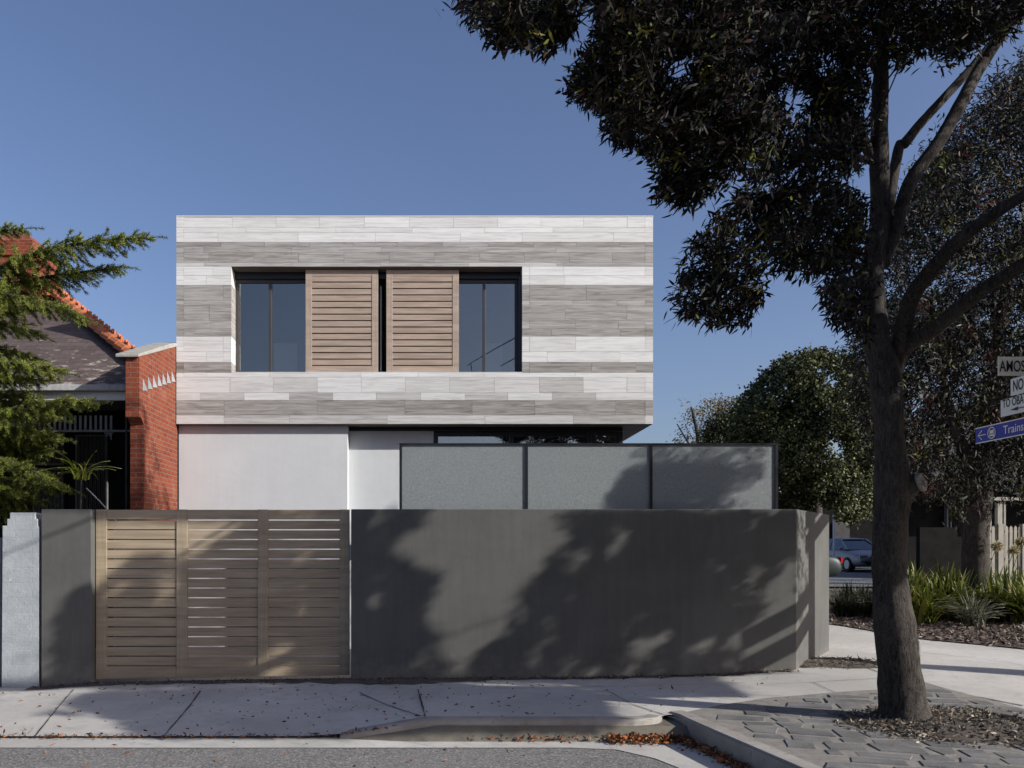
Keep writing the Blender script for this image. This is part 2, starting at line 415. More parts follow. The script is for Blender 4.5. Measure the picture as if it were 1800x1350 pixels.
def bark_mat(name, a, b_, sc=1.0):
    m, nt, nodes, links, b = new_mat(name)
    v = coords(nt, (9 * sc, 9 * sc, 2.4 * sc)); n = noise(nt, v, 3.5, 8, .72, 1.3)
    v2 = coords(nt); n2 = noise(nt, v2, 2.2, 6, .6); n3 = noise(nt, v2, 60, 5, .75)
    c = mix(nt, ramp(nt, n, [(.38, 0.0), (.62, 1.0)]), a, b_)
    c = mix(nt, ramp(nt, n2, [(.45, 0.0), (.8, .5)]), c, tuple(min(1, x * 1.6) for x in b_))
    c = mix(nt, 1.0, c, ramp(nt, n3, [(.3, .6), (.65, 1.15)]), 'MULTIPLY')
    links.new(c, b.inputs['Base Color']); b.inputs['Roughness'].default_value = .9; b.inputs['Specular IOR Level'].default_value = .2
    ad = nodes.new("ShaderNodeMath"); ad.operation = 'MULTIPLY_ADD'; links.new(n3, ad.inputs[0]); ad.inputs[1].default_value = .4; links.new(n, ad.inputs[2])
    bump(nt, b, ad.outputs[0], .9, .02)
    return m
M['bark'] = bark_mat("ash_bark", (.018, .015, .013), (.085, .073, .063))
M['bark2'] = bark_mat("dark_bark", (.03, .025, .022), (.09, .078, .068))
M['leaf'] = attr_mat("leaf", None, .6, .18, .06)
M['needle'] = attr_mat("needle", None, .55, .3, .2)
M['blade'] = attr_mat("strap_leaf", None, .5, .3, .3)
M['litter'] = attr_mat("dry_leaf", None, .8, .2, .05)

# ------------------------------------------------------------------ leaf clouds (numpy)
def unit(a): return a / (np.linalg.norm(a, axis=-1, keepdims=True) + 1e-9)
def leaf_mesh(name, base, dirs, length, width, cols, mat_, parent=None, shape='lance', fold=.25):
    n = len(base)
    d = unit(dirs); r = unit(np.cross(d, unit(rng.normal(size=(n, 3)) + np.array([0, 0, .6]))))
    nrm = np.cross(r, d)
    L = length[:, None]; W = width[:, None]
    if shape == 'lance':
        prof = [(0, 0), (.35, 1), (.35, -1), (.72, .72), (.72, -.72), (1, 0)]
        faces = np.array([[0, 1, 2, -1], [1, 3, 4, 2], [3, 5, 4, -1]])
    else:
        prof = [(0, .5), (0, -.5), (1, -.5), (1, .5)]
        faces = np.array([[0, 1, 2, 3]])
    k = len(prof)
    V = np.zeros((n, k, 3))
    for i, (t, s_) in enumerate(prof):
        V[:, i] = base + d * L * t + r * W * .5 * s_ - nrm * (L * fold * t * t)
    o = np.array(abs_loc(parent)) if parent else np.zeros(3)
    V = (V - o).reshape(-1, 3)
    me = bpy.data.meshes.new(name)
    me.vertices.add(len(V)); me.vertices.foreach_set('co', V.ravel())
    loops = []; starts = []; totals = []; pos = 0
    idx = np.arange(n)[:, None] * k
    if shape == 'lance':
        per = np.concatenate([idx + np.array([[0, 2, 1]]), idx + np.array([[1, 2, 4, 3]]), idx + np.array([[3, 4, 5]])], axis=1)
        loops = per.ravel(); tot = np.tile([3, 4, 3], n)
    else:
        loops = (idx + np.array([[0, 1, 2, 3]])).ravel(); tot = np.full(n, 4)
    st = np.concatenate([[0], np.cumsum(tot)[:-1]])
    me.loops.add(len(loops)); me.loops.foreach_set('vertex_index', loops.astype(np.int32))
    me.polygons.add(len(tot)); me.polygons.foreach_set('loop_start', st.astype(np.int32)); me.polygons.foreach_set('loop_total', tot.astype(np.int32))
    ca = me.color_attributes.new("col", 'FLOAT_COLOR', 'POINT')
    C4 = np.concatenate([np.repeat(cols, k, axis=0), np.ones((n * k, 1))], axis=1)
    ca.data.foreach_set('color', C4.ravel())
    me.materials.append(mat_)
    me.update(calc_edges=True); me.validate()
    ob = bpy.data.objects.new(name, me); scene.collection.objects.link(ob)
    if parent: ob.parent = parent
    return ob
def palette(n, cols, weights, jit=.25):
    cols = np.array(cols); w = np.array(weights) / np.sum(weights)
    c = cols[rng.choice(len(cols), n, p=w)]
    return np.clip(c * (1 + rng.normal(size=(n, 1)) * jit), .002, 1)
def shoots(centers, outdirs, leaves_per, size, L, W, spread=.9, droop=.35):
    n = len(centers)
    c = np.repeat(centers, leaves_per, axis=0); o = np.repeat(outdirs, leaves_per, axis=0)
    t = rng.random((len(c), 1))
    base = c + o * (t - .5) * size[np.repeat(np.arange(n), leaves_per)][:, None] + rng.normal(size=c.shape) * size.mean() * .18
    d = unit(o * .8 + rng.normal(size=c.shape) * spread + np.array([0, 0, -droop]))
    ln = L * (.65 + .6 * rng.random(len(c))); wd = W * (.7 + .6 * rng.random(len(c)))
    return base, d, ln, wd
def in_poly(x, y, poly):
    x = np.asarray(x); y = np.asarray(y); c = np.zeros(x.shape, bool); j = len(poly) - 1
    for i in range(len(poly)):
        xi, yi = poly[i]; xj, yj = poly[j]
        if yi != yj:
            c ^= ((yi > y) != (yj > y)) & (x < (xj - xi) * (y - yi) / (yj - yi) + xi)
        j = i
    return c
def in_any(x, y, polys):
    r = np.zeros(np.shape(x), bool)
    for p in polys: r |= in_poly(x, y, p)
    return r

# ================================================================== GROUND
def sheet(name, poly, zoff, m, res=.5, zfun=gz, origin=(0, 0, 0)):
    bm = bmesh.new()
    f = bm.faces.new([bm.verts.new((x, y, 0)) for x, y in poly])
    xs = [p[0] for p in poly]; ys = [p[1] for p in poly]
    def cuts(a, b):
        out = []; c = a + res
        while c < b: out.append(c); c += res * (1 if -12 < c < 14 else 6)
        return out
    for c in cuts(min(xs), max(xs)):
        bmesh.ops.bisect_plane(bm, geom=bm.verts[:] + bm.edges[:] + bm.faces[:], plane_co=(c, 0, 0), plane_no=(1, 0, 0), dist=1e-5)
    for c in cuts(min(ys), max(ys)):
        bmesh.ops.bisect_plane(bm, geom=bm.verts[:] + bm.edges[:] + bm.faces[:], plane_co=(0, c, 0), plane_no=(0, 1, 0), dist=1e-5)
    for v in bm.verts: v.co.z = zfun(v.co.x, v.co.y) + zoff
    bmesh.ops.recalc_face_normals(bm, faces=bm.faces[:])
    for f in bm.faces:
        if f.normal.z < 0: f.normal_flip()
    me = bpy.data.meshes.new(name); bm.to_mesh(me); bm.free()
    me.materials.append(m); ob = bpy.data.objects.new(name, me); scene.collection.objects.link(ob)
    me.shade_smooth()
    return struct(ob)

# base sheet reaching the horizon
xs = [-600, -200, -80, -30, -14] + [x * .8 for x in range(-16, 23)] + [22, 30, 45, 80, 200, 600]
ys = [-300, -80, -20, 0, 4, 7.3, 7.6] + [8 + .7 * i for i in range(0, 30)] + [32, 40, 60, 100, 200, 700]
mb = MB()
for y in ys:
    for x in xs:
        z = -.4 if y < 7.5 else gz(min(max(x, -9), 20), min(y, 60)) - .05
        mb.v.append((x, y, z))
for j in range(len(ys) - 1):
    for i in range(len(xs) - 1):
        a = j * len(xs) + i; mb.f.append((a, a + 1, a + 1 + len(xs), a + len(xs)))
struct(mb.build("ground", M['groundmat']))

KERB = [(1.80, 7.62), (1.98, 7.66), (2.1, 7.78), (2.17, 7.86), (2.24, 7.84), (2.27, 7.7), (2.36, 7.1), (2.50, 6.3), (2.62, 5.6), (2.85, 4.4), (3.2, 2.0), (3.3, -4)]
rz = lambda x, y: -.175 + .05 * sm(7.3, 2.0, y) if False else -.175 + .04 * sm(0, 1, (7.3 - y) / 5)
sheet("road", [(-80, -60), (3.3, -60), (3.3, -4), (3.2, 2.0), (2.85, 4.4), (2.62, 5.6), (2.5, 6.3), (2.36, 7.1), (2.27, 7.86), (-80, 7.86)], 0, M['asphalt'], 1.0, rz)
# gutter: pale concrete strip in front of the kerb
gpoly = [(-40, 7.27), (1.15, 7.27), (1.55, 7.2), (1.8, 6.9), (2.02, 6.3), (2.3, 5.0), (2.6, 3.5), (3.0, 3.5), (2.62, 5.6), (2.5, 6.3), (2.36, 7.1), (2.27, 7.84), (-40, 7.7)]
sheet("gutter", gpoly, .006, M['concrete'], .6, rz)
# footpath (concrete)
verge = [(2.27, 7.86), (2.36, 7.1), (2.50, 6.3), (2.62, 5.6), (2.85, 4.4), (3.2, 2.0), (3.3, -4), (6.1, -4), (6.0, 3.0), (5.8, 6.5), (5.65, 8.0), (5.35, 9.3), (4.69, 8.85), (3.39, 8.58), (2.8, 8.25)]
foot = [(-14, 7.62), (1.80, 7.62), (1.98, 7.66), (2.1, 7.78), (2.17, 7.86), (2.27, 7.86), (2.8, 8.25), (3.39, 8.58), (4.69, 8.85), (5.35, 9.3), (5.65, 8.0), (5.8, 6.5), (6.0, 3.0), (6.1, -4),
        (9.2, -4), (9.2, 8), (8.6, 10.8), (8.0, 11.8), (7.4, 12.7), (7.1, 14.6), (6.6, 16), (6.4, 30), (5.4, 30), (5.4, 11.6), (4.3, 10.05), (-14, 10.05)]
sheet("footpath", foot, 0, M['concrete'], .4)
sheet("verge", verge, .009, M['grout'], .4)
bed = [(7.1, 14.6), (7.4, 12.7), (8.0, 11.8), (8.6, 10.8), (9.2, 8), (16, 7), (30, 8), (30, 24), (7.0, 24), (6.6, 16)]
sheet("garden_bed", bed, .015, M['soil'], .4)
sheet("far_road", [(5.5, 25.5), (60, 25.5), (60, 36.5), (-60, 36.5), (-60, 25.5)], .01, M['far_asphalt'], 2.0)
sheet("far_footpath", [(5.5, 36.6), (60, 36.6), (60, 39.5), (-60, 39.5), (-60, 36.6)], .09, M['concrete'], 2.0)
sheet("yard", [(-14, 10.15), (4.3, 10.15), (5.2, 11.6), (5.2, 26), (-14, 26)], -.01, M['concrete'], .8)

def sweep_kerb(name, pts, wdt, top, bot, m):
    mb = MB(); n = len(pts); P2 = [Vector(p[:2]) for p in pts]; off = []
    for i in range(n):
        t = (P2[min(i + 1, n - 1)] - P2[max(i - 1, 0)]).normalized(); off.append(Vector((-t.y, t.x)))
    prof = [(0, 'b'), (.0, 'a'), (.018, 't'), (wdt, 't'), (wdt, 'b')]
    for i in range(n):
        for d, kz in prof:
            q = P2[i] + off[i] * d
            tz = top(P2[i].x, P2[i].y)
            z = {'b': bot, 'a': tz - .02, 't': tz}[kz]
            mb.v.append((q.x, q.y, z))
    k = len(prof)
    for i in range(n - 1):
        for j in range(k - 1):
            a = i * k + j; mb.f.append((a, a + k, a + k + 1, a + 1))
    return struct(mb.build(name, m, smooth=False))
k1 = [(-.9 + .2 * i, 7.615) for i in range(13)] + [(1.66, 7.612), (1.80, 7.61), (1.90, 7.63), (1.98, 7.66), (2.05, 7.71), (2.1, 7.78)]
sweep_kerb("kerb", k1, .14, lambda x, y: lerp_pts(KZ, x) + .009, -.2, M['kerb'])
k2 = [(2.2, 7.93), (2.255, 7.8), (2.27, 7.65), (2.31, 7.4), (2.36, 7.1), (2.43, 6.7), (2.50, 6.3), (2.56, 5.95), (2.62, 5.6), (2.72, 5.0), (2.85, 4.4), (3.2, 2.0), (3.3, -4)]
sweep_kerb("kerb", [(x, y) for x, y in k2], .15, lambda x, y: .02, -.2, M['kerb'])

# joints and cracks of the footpath: thin strips of dirt
def strip(pts_px, w=.012, z0=.006):
    mb = MB(); pts = []
    for px, py in pts_px:
        D = 8.5
        for _ in range(12):
            x = PX(px, D); z = gz(x, D); D = (EYE - z) * FPX / (py - 965)
        pts.append(Vector((PX(px, D), D, 0)))
    # subdivide and jitter
    q = []
    for a, b in zip(pts, pts[1:]):
        m_ = max(2, int((b - a).length / .12))
        for i in range(m_): q.append(a.lerp(b, i / m_))
    q.append(pts[-1])
    n = len(q)
    for i, p in enumerate(q):
        t = (q[min(i + 1, n - 1)] - q[max(i - 1, 0)]).normalized(); o = Vector((-t.y, t.x, 0)) * w * .5 * (.5 + random.random())
        j = Vector((random.uniform(-1, 1), random.uniform(-1, 1), 0)) * .003
        for s_ in (-1, 1):
            v = p + j + o * s_; mb.v.append((v.x, v.y, gz(v.x, v.y) + z0))
    for i in range(n - 1): mb.f.append((2 * i, 2 * i + 1, 2 * i + 3, 2 * i + 2))
    return mb
allj = MB()
for pts, w in ([[(285, 1297), (335, 1240), (352, 1215)], .016], [[(735, 1213), (748, 1262)], .016], [[(632, 1218), (745, 1260)], .012],
               [[(1065, 1213), (1110, 1238), (1200, 1268)], .010], [[(1320, 1240), (1378, 1258)], .010], [[(1500, 1168), (1545, 1182)], .012], [[(1622, 1200), (1700, 1222), (1798, 1241)], .02],
               [[(1540, 1140), (1620, 1147), (1720, 1158), (1800, 1170)], .008], [[(1430, 1200), (1455, 1212), (1475, 1222)], .008], [[(1240, 1206), (1430, 1200), (1545, 1193)], .006],
               [[(130, 1212), (60, 1296)], .012], [[(1510, 1103), (1540, 1112)], .03], [[(870, 1211), (1060, 1207), (1300, 1202)], .006]):
    s_ = strip(pts, w); allj.add(s_.v, s_.f)
struct(allj.build("footpath_joints", M['crack']))
# dirt line along the foot of the wall
dirt = MB()
prev = None
for i in range(90):
    x = -4.9 + i * .105
    if x > 4.3: break
    w = .05 + .10 * random.random() + (.22 * math.exp(-((x - -.3) / .9) ** 2)) + (.05 if x < 0 else 0)
    a = (x, 10.03, gz(x, 10) + .012); b = (x, 10.0 - w, gz(x, 10 - w) + .007)
    if prev: dirt.add([prev[0], a, b, prev[1]], [(0, 3, 2, 1)])
    prev = (a, b)
struct(dirt.build("wall_edge_dirt", M['soil']))
def blob(cx, cy, rx, ry, hgt, n=28, seed=1, rings=5):
    rr = random.Random(seed); mb = MB(); rad = [1 + rr.uniform(-.2, .2) for _ in range(n)]
    mb.v.append((cx, cy, gz(cx, cy) + hgt))
    for k in range(1, rings + 1):
        t = k / rings
        for i in range(n):
            a = 2 * math.pi * i / n; x = cx + rx * t * rad[i] * math.cos(a); y = cy + ry * t * rad[i] * math.sin(a)
            mb.v.append((x, y, gz(x, y) + hgt * (1 - t * t) + (.004 if k < rings else -.01) + rr.uniform(0, .01) * (1 - t)))
    for i in range(n): mb.f.append((0, 1 + i, 1 + (i + 1) % n))
    for k in range(rings - 1):
        for i in range(n):
            a = 1 + k * n + i; b = 1 + k * n + (i + 1) % n; mb.f.append((a, a + n, b + n, b))
    return mb
struct(blob(4.95, 10.45, .75, .42, .05, seed=4).build("soil_patch", M['soil'], smooth=True))
struct(blob(4.65, 7.35, 1.05, .75, .06, seed=9).build("tree_pit", M['soil'], smooth=True))

# bluestone pitchers on the verge
bs = MB(); rr = random.Random(5)
ang = R(-14); ca, sa = math.cos(ang), math.sin(ang)
v_ = 0.0; row = 0; y = -1.5
while y < 6.5:
    hgt = rr.uniform(.2, .3); u = -4 + rr.uniform(0, .3)
    while u < 6:
        wd = rr.uniform(.2, .5)
        g = rr.uniform(.016, .034)
        c0 = [(u + g, y + g), (u + wd - g, y + g), (u + wd - g, y + hgt - g), (u + g, y + hgt - g)]
        c0 = [(a + rr.uniform(-.034, .034), b + rr.uniform(-.034, .034)) for a, b in c0]
        cc = [(3.6 + a * ca - b * sa, 4.6 + a * sa + b * ca) for a, b in c0]
        cx = sum(c[0] for c in cc) / 4; cy = sum(c[1] for c in cc) / 4
        ok = bool(in_poly(np.array([cx]), np.array([cy]), verge)[0]) and all(bool(in_poly(np.array([c[0] - .17]), np.array([c[1]]), verge)[0]) or cx > 3.3 for c in cc) and not (((cx - 4.65) / 1.0) ** 2 + ((cy - 7.35) / .7) ** 2 < 1)
        if ok and all(bool(in_poly(np.array([c[0]]), np.array([c[1]]), verge)[0]) for c in cc):
            z0 = gz(cx, cy) + rr.uniform(.0, .006); tl = rr.uniform(-.0025, .0025); tk = rr.uniform(-.0025, .0025)
            ins = .012
            outer = cc; inner = [(cx + (a - cx) * .93, cy + (b - cy) * .93) for a, b in cc]
            vv = [(a, b, z0 - .05) for a, b in outer] + [(a, b, z0 - .004) for a, b in outer]
            vv += [(a, b, z0 + .012 + tl * (a - cx) * 6 + tk * (b - cy) * 6) for a, b in inner]
            bs.add(vv, [(0, 1, 5, 4), (1, 2, 6, 5), (2, 3, 7, 6), (3, 0, 4, 7), (4, 5, 9, 8), (5, 6, 10, 9), (6, 7, 11, 10), (7, 4, 8, 11), (8, 9, 10, 11)])
        u += wd
    y += hgt
struct(bs.build("bluestone_paving", M['bluestone']))
# raised bluestone kerb at the right of the tree pit
rk = MB()
for (a, b) in (((5.10, 7.75), (5.42, 7.25)), ((5.43, 7.23), (5.72, 6.75)), ((5.73, 6.73), (5.98, 6.2)), ((5.99, 6.18), (6.2, 5.6))):
    a = Vector(a); b = Vector(b); t = (b - a).normalized(); o = Vector((-t.y, t.x)) * .16
    pts = [a, b, b + o, a + o]; zz = .045
    rk.hexa([(p.x, p.y, -.05) for p in pts] + [(p.x, p.y, zz + random.uniform(0, .012)) for p in pts])
struct(rk.build("bluestone_edging", M['bluestone'], bevel=.012))

# ================================================================== HOUSE
HD = 12.8
U = HD / FPX
def hx(px): return (px - 770) * U
def hz(py): return EYE + (965 - py) * U
house = thing("modern_house", "modern two storey house with striped grey stone upper box over white rendered walls", "house", (0, 12.9, 0))
rows = [381, 400, 409, 425.5, 434, 444, 461.5, 468.5, 484.5, 501, 528, 537.5, 564, 578, 591.5, 618, 636.5, 655, 663, 690.5, 703.6, 730, 745.3]
tones = [.95, 1, .97, .12, .22, .12, .3, .97, 1, .1, .22, .12, .18, .05, .92, .98, .05, .97, .85, .85, .02, .5]
WX0, WX1, WY0, WY1 = 406.5, 918, 468.5, 655
class Boards(MB):
    def __init__(s): super().__init__(); s.c = []
    def board(s, x0, x1, y0, y1, z0, z1, tone, rnd):
        s.box(x0, x1, y0, y1, z0, z1); s.c += [(tone, rnd, random.random())] * 8
bd = Boards(); rr = random.Random(21)
def cut_row(a, b, ends=True):
    out = [a]; x = a
    if ends and rr.random() < .55: x = a + 13; out.append(x)
    x += rr.uniform(30, 110)
    lens = rr.choice([(105, 165), (90, 200), (75, 80), (150, 160)])
    while x < b - 28: out.append(x); x += rr.uniform(*lens)
    if ends and rr.random() < .6 and b - 14 - out[-1] > 20: out.append(b - 14)
    out.append(b); return out
G = .0028
for i in range(22):
    t = tones[i]; ya, yb = rows[i], rows[i + 1]
    spans = [(310, 1148)] if not (7 <= i <= 16) else [(310, WX0), (WX1, 1148)]
    for a, b in spans:
        cs = cut_row(a, b)
        for p, q in zip(cs, cs[1:]):
            tt = t
            if i in (18, 19, 20) and rr.random() < .3: tt = .55
            if i == 19 and rr.random() < .25: tt = .4
            if i == 21: tt = rr.uniform(.3, .75)
            if i == 6 and rr.random() < .3: tt = .6
            tt = max(0, min(1, tt + rr.uniform(-.06, .06)))
            d = rr.uniform(0, .003)
            bd.board(hx(p) + (G if p != a else 0) * .5, hx(q) - (G if q != b else 0) * .5, HD - .0 + d, HD + .03, hz(yb) + G, hz(ya), tt, rr.random())
    # window reveals
    if 7 <= i <= 16:
        for side, X in ((0, hx(WX0)), (1, hx(WX1))):
            x0, x1 = (X - .03, X) if side == 0 else (X, X + .03)
            bd.board(x0, x1, HD + .032, HD + .30, hz(yb) + G, hz(ya), t, rr.random())
    # right side of the box
    cs = [HD + .032]
    while cs[-1] < HD + 7: cs.append(cs[-1] + rr.uniform(.7, 1.3))
    for p, q in zip(cs, cs[1:]):
        bd.board(hx(1148) - .03, hx(1148), p + G, q, hz(yb) + G, hz(ya), max(0, min(1, t + rr.uniform(-.05, .05))), rr.random())
        bd.board(hx(310), hx(310) + .03, p + G, q, hz(yb) + G, hz(ya), max(0, min(1, t + rr.uniform(-.05, .05))), rr.random())
clad = bd.build("stone_cladding", M['stone'], house)
ca_ = clad.data.color_attributes.new("tone", 'FLOAT_COLOR', 'POINT')
ca_.data.foreach_set('color', np.array([(a, b, c, 1) for a, b, c in bd.c]).ravel())
HB = HD + 7.05
core = MB()
x0, x1 = hx(310) + .032, hx(1148) - .032; zt, zb = hz(381) - .01, hz(745.3) + .012
core.box(x0, hx(WX0) - .032, HD + .032, HD + .3, zb, zt); core.box(hx(WX1) + .032, x1, HD + .032, HD + .3, zb, zt)
core.box(hx(WX0) - .031, hx(WX1) + .031, HD + .033, HD + .3, hz(WY0) + .001, zt - .001); core.box(hx(WX0) - .031, hx(WX1) + .031, HD + .033, HD + .3, zb + .001, hz(WY1) - .001)
core.box(x0, x0 + .2, HD + .301, HB, zb, zt); core.box(x1 - .2, x1, HD + .301, HB, zb, zt); core.box(x0 + .201, x1 - .201, HB - .2, HB, zb, zt)
core.build("wall_core", M['joint'], house)
MB().box(x0 + .21, x1 - .21, HD + .31, HB - .21, zt - .35, zt - .2).build("roof", M['metal'], house)
cap = MB().box(hx(310) - .004, hx(1148) + .004, HD - .006, HD + .32, hz(381) + .002, hz(381) + .014)
cap.build("parapet_cap", M['white'], house)
MB().box(x0 + .21, x1 - .21, HD + .31, HB - .21, zb + .05, zb + .2).build("upper_floor", M['interior'], house)
# window head lining and sill
MB().box(hx(WX0) + .001, hx(WX1) - .001, HD + .035, HD + .3, hz(WY0) - .012, hz(WY0) - .001).build("window_head", M['soffit'], house)
MB().box(hx(WX0) + .001, hx(WX1) - .001, HD + .001, HD + .3, hz(WY1) - .001, hz(WY1) + .010).build("window_sill", M['stone'], house)
ws = house.children[-1].data.color_attributes.new("tone", 'FLOAT_COLOR', 'POINT'); ws.data.foreach_set('color', np.tile([.95, .5, .2, 1], 8).astype(float))
# upper windows
def window(label, ax, bx, ztop, zbot, y, mulls, m_frame, fr=.05, glass='glass', parent=house, name="window"):
    f = MB()
    f.box(ax, ax + fr, y, y + .07, zbot, ztop); f.box(bx - fr, bx, y, y + .07, zbot, ztop)
    f.box(ax + fr, bx - fr, y + .001, y + .069, ztop - fr, ztop); f.box(ax + fr, bx - fr, y + .001, y + .069, zbot, zbot + fr * .6)
    for m_ in mulls: f.box(m_ - fr * .45, m_ + fr * .45, y - .012, y + .068, zbot + fr * .6, ztop - fr)
    w = f.build(name, m_frame, parent, bevel=.003)
    if label: w['label'] = label
    es = [ax + fr] + list(mulls) + [bx - fr]
    for a, b in zip(es, es[1:]):
        MB().box(a + .005, b - .005, y + .03, y + .038, zbot + fr * .5, ztop - fr * .9).build("pane", M[glass], w)
    return w
WD = HD + .27; wu = WD / FPX
wx = lambda px: (px - 770) * wu
wz = lambda py: EYE + (965 - py) * wu
zwt, zwb = hz(WY0) - .013, hz(WY1) + .011
window("left upper window with a blue grey reflection", wx(414) , wx(545), zwt - .1, zwb, WD, [wx(475)], M['frame2'])
window("right upper window reflecting wires and a tree", wx(795), wx(911), zwt - .1, zwb, WD, [wx(851)], M['frame2'])
hb = MB().box(hx(WX0) + .001, hx(WX1) - .001, HD + .22, HD + .299, zwt - .1, zwt - .002); hb.build("window_head_box", M['frame'], house)
jm = MB().box(hx(WX1) - .045, hx(WX1) - .001, HD + .1, HD + .299, zwb, zwt - .101); jm.build("window_jamb", M['frame'], house)
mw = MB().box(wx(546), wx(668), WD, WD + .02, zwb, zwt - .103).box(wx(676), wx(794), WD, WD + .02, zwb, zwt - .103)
mw.build("middle_wall_panel", M['shade_wall'], house)
MB().box(wx(668) + .001, wx(671), WD + .001, WD + .02, zwb + .01, zwt - .2).build("curtain_edge", M['curtain'], house)
# interior upper: back walls, frosted sheets
inn = MB().box(x0 + .21, x1 - .21, HD + 3.5, HD + 3.6, zb + .21, zt - .36); inn.build("room_wall", M['interior'], house)
for a, b in ((479, 520), (852, 884)):
    MB().box(wx(a), wx(b), WD + .12, WD + .13, zwb + .01, wz(600)).build("frosted_panel", M['blind'], house)
# sliding timber screens
def screen(px0, px1, label):
    y = HD + .085; u = y / FPX; X = lambda p: (p - 770) * u; Z = lambda p: EYE + (965 - p) * u
    a, b, zt_, zb_ = X(px0), X(px1), Z(474), Z(654.5)
    st = .098
    s_ = MB().box(a, a + st, y, y + .04, zb_, zt_).build("sliding_screen", M['screen_wood_v'], house, bevel=.003); s_['label'] = label
    MB().box(b - st, b, y, y + .04, zb_, zt_).build("stile", M['screen_wood_v'], s_, bevel=.003)
    MB().box(a + st, b - st, y + .001, y + .039, zt_ - .098, zt_).build("rail", M['screen_wood'], s_, bevel=.002)
    MB().box(a + st, b - st, y + .001, y + .039, zb_, zb_ + .10).build("rail", M['screen_wood'], s_, bevel=.002)
    sl = MB(); n = 14; z0, z1 = zb_ + .10, zt_ - .098; p = (z1 - z0) / n
    for i in range(n): sl.box(a + st, b - st, y + .006, y + .03, z0 + p * i + .016, z0 + p * (i + 1) - .001)
    sl.build("slats", M['screen_wood'], s_, bevel=.002)
screen(537, 664.5, "left timber slatted sliding screen of the upper window")
screen(679, 806.5, "right timber slatted sliding screen of the upper window")
# soffit, ground floor
gz0 = -.05
LD = HD + .13; RD = HD + .33
lx = lambda px, D: (px - 770) / FPX * D
so = MB().box(hx(310) + .002, hx(1148) - .002, HD + .04, HB, zb - .011, zb + .011); so.build("soffit", M['soffit'], house)
sj = MB()
for k in range(1, 4): sj.box(hx(330), hx(1148) - .05, HD + .05 + k * .55, HD + .056 + k * .55, zb - .013, zb - .0115)
for k in range(0, 7): sj.box(hx(1148) - .35 * k - .02, hx(1148) - .35 * k - .014, HD + .05, HD + 6, zb - .0145, zb - .0135)
sj.build("soffit_joints", M['frame'], house)
pl = MB().box(lx(314, LD), lx(611, LD), LD, LD + .12, gz0, zb - .013)
pl.build("rendered_wall", M['plaster'], house, bevel=.004)
pl = MB().box(lx(611, LD) - .15, lx(762, RD), RD, RD + .12, gz0, zb - .014).box(lx(611, LD) - .12, lx(611, LD) - .002, LD + .121, RD - .001, gz0, zb - .014)
pl.build("rendered_wall", M['plaster'], house)
MB().box(lx(611, LD) + .001, lx(1094, RD), RD - .02, RD + .05, zb - .075, zb - .0145).build("shadow_gap_beam", M['frame'], house)
GD = RD + .06; gx = lambda px: (px - 770) / FPX * GD
window("ground floor glazing under the stone box", gx(762), gx(1040), zb - .076, gz0, GD, [gx(899)], M['frame'], .07, 'glass_low', name="glazing")
window(None, gx(1041), gx(1095), zb - .076, gz0, GD, [], M['frame'], .06, 'glass_low', name="corner_glazing")
sg = MB().box(gx(1095) - .05, gx(1095), GD + .072, GD + .14, gz0, zb - .076)
sgo = sg.build("side_glazing", M['frame'], house); MB().box(gx(1095) - .03, gx(1095) - .022, GD + .141, GD + 2.99, gz0, zb - .08).build("pane", M['glass_low'], sgo)
cu = MB()
for k in range(26):
    a = gx(768) + k * .05; cu.box(a, a + .03, GD + .22 + (k % 2) * .03, GD + .25 + (k % 2) * .03, gz0, zb - .1)
cu.build("curtain", M['curtain'], house)
MB().box(gx(762), gx(1095) - .3, GD + 3.1, GD + 3.2, gz0, zb - .02).build("room_wall", M['interior'], house)
MB().box(lx(400, LD), lx(606, LD), LD - .02, LD - .001, gz0, PZ(990, LD)).build("dark_panel", M['dark_timber'], house)  # dark panel set over the lower rendered wall
MB().box(lx(314, LD), lx(314, LD) + .12, LD + .121, HB, gz0, zb - .013).build("side_wall", M['plaster'], house)

# ================================================================== FRONT WALL, PILLAR, GATE
WT = PZ(895, 10)
fw = thing("rendered_wall", "long dark grey rendered street wall with slanted corner at the right", "wall", (1.6, 10, 0))
pts = [(PX(617, 10), 10), (PX(1400, 10), 10), (5.46, 11.6), (5.35, 18), (5.15, 18), (5.26, 11.68), (4.235, 10.2), (PX(617, 10), 10.2)]
mb = MB(); n = len(pts)
for x, y in pts: mb.v.append((x, y, -.25))
for x, y in pts: mb.v.append((x, y, WT))
mb.f = [tuple(range(n, 2 * n)), tuple(range(n - 1, -1, -1))] + [(i, (i + 1) % n, (i + 1) % n + n, i + n) for i in range(n)]
mb.build("wall_body", M['dark_render'], fw, bevel=.008)
gp = tag(MB().box(PX(72.5, 10), PX(160, 10), 10.0, 10.14, -.3, WT - .001).build("gate_pillar", M['dark_render'], bevel=.006, origin=(-4.5, 10, 0)),
         "dark grey rendered pillar between the pale brick pier and the timber gate", "pillar")
gate = thing("timber_gate", "wide timber gate of horizontal slats in three panels", "gate", (-2.6, 10.1, -.05))
GY = 10.115; gu = GY / FPX
X = lambda p: (p - 770) * gu
Z = lambda p: EYE + (965 - p) * gu
fz = lambda x: -.035 if False else gz(x, 10) + .03
fr = MB()
for a, b in ((168.5, 187), (310, 329), (453, 471), (597, 614)):
    fr = MB()
    fr.hexa([(X(a), GY, fz(X(a))), (X(b), GY, fz(X(b))), (X(b), GY + .05, fz(X(b))), (X(a), GY + .05, fz(X(a))),
             (X(a), GY, Z(895.5)), (X(b), GY, Z(895.5)), (X(b), GY + .05, Z(895.5)), (X(a), GY + .05, Z(895.5))])
    fr.build("stile", M['gate_wood_v'], gate, bevel=.003)

